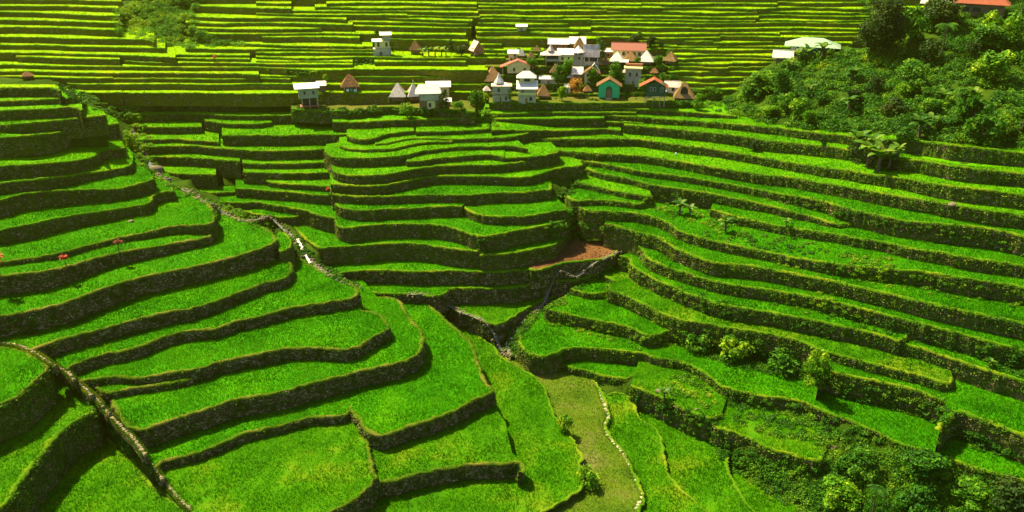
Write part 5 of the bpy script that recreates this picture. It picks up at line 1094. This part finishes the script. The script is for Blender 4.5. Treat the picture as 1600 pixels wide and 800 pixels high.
# the village
def thatch(u, v, hw, eave, apex, label, mat='thatch'):
    h = tin_hut(u, v, hw, eave, apex, label, mat); return h
thatch(772, 132, 15, 5, 24, 'large thatched hut at the left end of the village')
h = House(784, 164, 'two storey brown house under a sharp white cone and a flat pale roof'); h.wall(-14, 14, -2, 26, 0, 16, 'w_conc'); h.box('floor_band', -15, 15, 11, 12, -1, 0, 'w_brown', h.last); h.win(-6, -3, 16, 21, None, 'w_teal'); h.win(5, 8, 3, 9); h.door(-3, 0, -2, 8); h.roof('hip', -16, 16, 25, 29, -2, 18, 'tin_patched', .3); h.cone(8, 29, 44, 8, 'tin_white', 6, -4); h.posts([0], -3, 26, [-3], .4)
h = House(823, 164, 'house with two stacked blinding white roofs'); h.wall(-13, 14, -2, 22, 0, 16, 'w_conc'); h.box('railing', -14, 14, 12, 16, -2, -1, 'w_yellow', h.last); h.win(-8, -5, 14, 19); h.win(4, 8, 3, 9); h.door(-2, 1, -2, 7); h.roof('shed', -16, 17, 22, 32, -4, 12, 'tin_patched' if False else 'tin_white'); h.wall(-11, 12, 28, 38, 8, 20, 'w_yellow'); h.win(-4, 5, 31, 36); h.roof('hip', -16, 15, 37, 46, 4, 24, 'tin_white', .3)
h = House(812, 126, 'pale yellow gable house with two windows'); h.wall(-19, 16, 4, 16, 0, 14, 'w_yellow', gable=23); h.win(-10, -7, 7, 12); h.win(6, 9, 7, 12); h.roof('ridge_y', -30, 24, 13, 24, -2, 16, 'tin_red'); h.posts([-26, 20], -4, 14, [0, 12], .5); h.box('lower_room', -18, 16, -3, 4, 2, 12, 'dark')
thatch(849, 156, 10, 6, 22, 'small thatched hut right of the stacked white roofs')
h = House(857, 142, 'low shed with a long thin white roof behind the small thatched hut', 'shed', 'shed'); h.wall(-12, 12, -1, 8, 1, 8, 'w_conc'); h.roof('shed', -15, 14, 9, 12, 0, 10, 'tin_white'); h.door(-2, 1, -1, 6)
h = House(802, 104, 'narrow tall tower house with a small white roof'); h.wall(-7, 6, -2, 20, 0, 10, 'w_yellow'); h.win(-4, -2, 8, 13); h.win(1, 4, 15, 18); h.roof('ridge_x', -9, 9, 20, 25, -2, 12, 'tin_white')
thatch(815, 94, 5, 6, 16, 'tiny red walled pyramid hut beside the tower house', 'tin_grey')
thatch(831, 96, 6, 4, 12, 'tiny yellowish thatched roof right of the tower house')
h = House(872, 84, 'red brown house with a long pale roof at the top of the village'); h.wall(-13, 14, -1, 12, 1, 13, 'w_red'); h.win(-3, 0, 4, 9); h.win(6, 9, 4, 9); h.roof('ridge_x', -16, 17, 11, 18, -3, 18, 'tin_white')
h = House(902, 78, 'open shed under a tilted white roof at the top of the village', 'shed', 'shed'); h.wall(-9, 9, -1, 9, 2, 12, 'w_brown'); h.roof('shed', -13, 13, 9, 17, 0, 16, 'tin_white'); h.posts([-10, 10], -2, 9, [0], .4)
thatch(906, 86, 9, 6, 20, 'thatched pyramid roof rising behind the white octagon roof')
h = House(862, 110, 'house with a conical tin peak above a wide flat skirt roof'); h.wall(-10, 11, 8, 19, 1, 13, 'w_grey'); h.box('opening', -8, 9, 12, 17, .4, .8, 'dark', h.last); h.roof('hip', -18, 14, 18, 25, -2, 17, 'tin_patched', .1); h.cone(6, 24, 34, 7, 'tin_grey', 8, -2); h.posts([-9, 9], -3, 8, [2, 12], .5)
h = House(883, 108, 'yellow walled house with a plain white roof in the middle of the village'); h.wall(-10, 12, 8, 19, 0, 12, 'w_yellow'); h.win(-6, -3, 11, 15); h.win(4, 9, 11, 15); h.roof('shed', -13, 13, 19, 26, -2, 12, 'tin_white'); h.posts([-8, 10], -3, 8, [1], .5)
h = House(903, 108, 'small house with a two tiered eight sided white roof'); h.wall(-8, 7, 0, 18, 1, 13, 'w_conc'); h.win(0, 3, 11, 16); h.cone(11, 22, 31, 7, 'tin_white', 8); h.cone(9, 17, 21, 7, 'tin_patched', 8)
h = House(923, 108, 'steep patched tin A-frame house above a concrete terrace'); h.box('terrace', -12, 12, -3, 8, 0, 12, 'w_conc'); h.wall(-11, 10, 8, 16, 3, 12, 'dark'); h.posts([-10, -3, 10], 8, 15, [1], .4, 'w_white'); h.roof('ridge_x', -13, 13, 15, 32, 0, 14, 'tin_patched')
thatch(932, 106, 9, 4, 18, 'thatched hut tucked right of the patched A-frame')
h = House(927, 118, 'small green gable standing between thatch and yellow house', 'hut', 'hut'); h.wall(-5, 7, 0, 8, 0, 8, 'w_teal', gable=16); h.roof('ridge_y', -8, 10, 6, 18, -1, 9, 'tin_white'); h.door(-1, 2, 0, 5)
h = House(915, 132, 'yellow house with a brown and white gable roof in the village centre'); h.wall(-2, 18, -1, 18, 0, 14, 'w_yellow', gable=24); h.win(1, 4, 12, 16); h.win(9, 12, 12, 16); h.roof('ridge_y', -6, 22, 16, 26, -2, 15, 'thatchdark'); h.wall(-18, -3, 2, 14, 4, 14, 'w_brown'); h.roof('shed', -22, -4, 15, 24, 1, 14, 'tin_patched')
h = House(898, 130, 'low brown roofed hut below the brown and white gable', 'hut', 'hut'); h.wall(-8, 8, -2, 9, 1, 10, 'w_red'); h.door(-1.5, 1.5, -2, 6); h.roof('hip', -12, 12, 9, 15, -2, 13, 'tin_patched', .3)
h = House(887, 149, 'tiny white shed left of the orange tree', 'shed', 'shed'); h.wall(-5, 4, 0, 10, 0, 8, 'w_white'); h.roof('shed', -6, 5, 10, 13, -1, 9, 'tin_grey'); h.door(-1.5, 1, 0, 7)
h = House(951, 155, 'bright green gable fronted house with an arched doorway')
h.wall(-16, 16, 2, 21, 0, 20, 'w_green', gable=28.5); h.roof('ridge_y', -19.5, 19.5, 19.5, 31, -1.5, 22, 'thatchdark'); h.posts([-14, -5, 5, 14], -3, 2, [1, 18], .6)
A_ = [(-4.2, 2.2)] + [(-4.2 + 0.0, 12)] + [(4.2 * math.cos(math.pi - t) , 12 + 5.5 * math.sin(t)) for t in np.linspace(.3, 2.84, 7)] + [(4.2, 12), (4.2, 2.2)]
def arch(h, sc, y, mat, nm, par):
    V = [(x * sc, y, 2.2 + (z - 2.2) * sc) for x, z in A_]; n = len(V); V2 = V + [(a, y + .6, c) for a, _, c in V]; return h.part(nm, V2, [list(range(n)), list(range(n, 2 * n))[::-1]] + [[(i + 1) % n, i, i + n, (i + 1) % n + n] for i in range(n)], mat, par)
f_ = arch(h, 1.15, -.4, 'w_dkgreen', 'door_frame', h.last); arch(h, .9, -.7, 'w_brown', 'door', h.last); h.box('steps', -4, 4, -2, 2, -3, 0, 'w_conc')
h = House(981, 92, 'long yellow walled building with a red roof above the village'); h.wall(-23, 24, 0, 14, 0, 14, 'w_yellow')
for x in (-17, -9, -1, 7, 15): h.win(x, x + 4, 5, 10)
h.roof('ridge_x', -26, 27, 13, 23, -3, 18, 'tin_red')
h = House(950, 90, 'small white roofed house left of the long red roof'); h.wall(-6, 6, -1, 9, 0, 8, 'w_red'); h.win(-2, 2, 2, 6); h.roof('hip', -8, 8, 9, 13, -2, 10, 'tin_white', .4)
h = tin_hut(963, 106, 11, 8, 21, 'white pyramid roofed hut with a flat annexe roof', 'tin_white'); h.roof('shed', 4, 18, 8, 10, -2, 8, 'tin_white')
thatch(984, 104, 11, 8, 21, 'thatched pyramid hut right of the white annexe roof')
tin_hut(1009, 104, 12, 7, 22, 'large clean white pyramid roof standing apart on the right of the village', 'tin_white')
thatch(1045, 104, 10, 8, 21, 'thatched pyramid hut furthest up the right side of the village')
h = House(990, 140, 'bare concrete house with a flat roof left of the dark green house'); h.wall(-14, 10, -3, 24, 0, 14, 'w_conc'); h.win(-8, -5, 13, 19); h.win(2, 5, 13, 19); h.door(-3, 0, -3, 6); h.box('flat_roof', -16, 12, 24, 26, -2, 15, 'w_yellow'); h.box('parapet', -14, 12, 26, 30, 10, 14, 'w_red')
h = House(1022, 162, 'dark green boarded house with a red roof, raised on posts')
h.wall(-13, 16, 10, 27, 0, 16, 'w_dkgreen', gable=33); h.win(-7, -4, 18, 23, None, 'w_white'); h.win(-2, 1, 18, 23, None, 'w_white'); h.win(9, 12, 17, 23, None, 'w_white'); h.roof('ridge_y', -24, 20, 24, 36, -3, 18, 'tin_orange'); h.posts([-12, -2, 8, 15], -6, 10, [1, 14], .6); h.box('rail', -14, 16, 8, 9, -2, -1.4, 'wood'); h.posts([-14], -8, 9, [-2], .5)
h = House(1050, 150, 'small pale house with rusty roof between dark green house and open hut'); h.wall(-10, 10, -1, 11, 0, 12, 'w_white'); h.win(-1, 3, 4, 9); h.roof('ridge_x', -13, 12, 10, 18, -2, 15, 'tin_patched'); h.box('lower_band', -10, 10, -3, 0, -1, 1, 'w_brown')
h = House(1068, 159, 'open fronted thatched hut at the right end of the village', 'hut', 'hut'); h.roof('hip', -16, 16, 5, 27, 0, 28, 'thatch', .1); h.wall(-10, 10, -2, 7, 8, 22, 'w_brown'); h.posts([-11, 11], -3, 6, [2, 24], .6, 'w_brown'); arch(h, 1.3, 3.6, 'dark', 'opening', h.last); h.box('gable_frame', -7, 7, 5, 7, 2, 4, 'thatchdark')
for u, v, hw, e, a, mt, lb in [(838,150,6,5,14,'thatchdark','tiny dark thatched roof between the stacked white roofs and the long low shed'),(868,128,9,5,17,'thatch','thatched hut half hidden by the green village tree'),(884,100,5,4,11,'tin_patched','small rusty pyramid between white roofs near the top of the village'),
    (918,148,7,4,12,'thatchdark','small brown roof among the trees left of the green house'),(946,108,6,5,13,'thatchdark','small brown roof beside the tall dark village tree'),(977,118,7,4,12,'tin_patched','rusty roofed hut above the bare concrete house'),(838,84,6,4,12,'thatch','small thatched roof left of the red brown house'),
    (1022,120,6,4,11,'thatchdark','small dark roof below the clean white pyramid'),(1040,150,5,3,9,'tin_patched','rusty lean roof squeezed right of the dark green house'),(762,150,6,4,11,'tin_patched','small rusty roof at the far left foot of the village')]:
    tin_hut(u, v, hw, e, a, lb, mt)
# on the spur
h = House(1262, 86, 'long pale green roofed house with teal walls on the spur'); h.wall(-25, 36, -3, 12, 2, 26, 'w_teal'); h.box('porch_window', -24, -16, 5, 11, 1.2, 1.8, 'w_white', h.last); h.win(-12, -6, 4, 10); h.door(-4, 0, -2, 9); h.roof('hip', -34, 44, 12, 23, -4, 30, 'tin_green', .35)
h = House(1222, 99, 'small blinding white roof at the left tip of the spur', 'shed', 'shed'); h.wall(-9, 10, -2, 8, 3, 12, 'w_brown'); h.roof('ridge_x', -15, 15, 8, 18, -2, 16, 'tin_white'); h.posts([-12, 12], -3, 8, [0], .5)
h = House(1525, 26, 'brown walled house with an orange red roof at the top right'); h.wall(-30, 32, -8, 18, 0, 26, 'w_brown'); h.win(-20, -10, 6, 12, None, 'w_teal'); h.win(-6, 4, 6, 12, None, 'w_teal'); h.win(14, 22, 6, 12, None, 'w_teal'); h.roof('hip', -34, 38, 17, 34, -5, 32, 'tin_orange', .4); h.wall(-66, -32, -8, 12, 3, 16, 'w_brown'); h.win(-60, -52, 3, 9, None, 'w_teal'); h.roof('shed', -72, -30, 13, 17, -2, 18, 'tin_grey')
h = House(181, 124, 'small brown hut on the terraces at the upper left', 'hut', 'hut') if False else None
tin_hut(44, 125, 7, 5, 11, 'tiny dark thatched hut on the terraces at the upper left', 'thatchdark')
# low fence posts and a bag
p = hit(1056, 243); o = link('white_bag', rock_mesh('white_bag', (.35, .3, .5), 4), mat=M['w_white']); o.location = p + Vector((0, 0, .5)); tag(o, 'small white sack standing on a right slope paddy', 'sack')

# ---------------------------------------------------------------- haze: warm valley air in one closed box
HAZE = 0.00011
hz = bpy.data.objects.new('haze', qmesh('haze', [(x, y, z) for z in (-60, 200) for x, y in ((-1600, -700), (1600, -700), (1600, 2300), (-1600, 2300))], [[0,3,2,1],[4,5,6,7],[0,1,5,4],[1,2,6,5],[2,3,7,6],[3,0,4,7]])); COL.objects.link(hz); tag(hz, 'warm hazy air over the valley', 'haze', kind='stuff')
hm, nt, out = nmat('haze'); pv = nt.nodes.new('ShaderNodeVolumePrincipled'); pv.inputs['Color'].default_value = (0.90, 0.85, 0.08, 1); pv.inputs['Density'].default_value = HAZE; pv.inputs['Anisotropy'].default_value = 0.7
nt.links.new(pv.outputs[0], out.inputs['Volume']); hz.data.materials.append(hm)
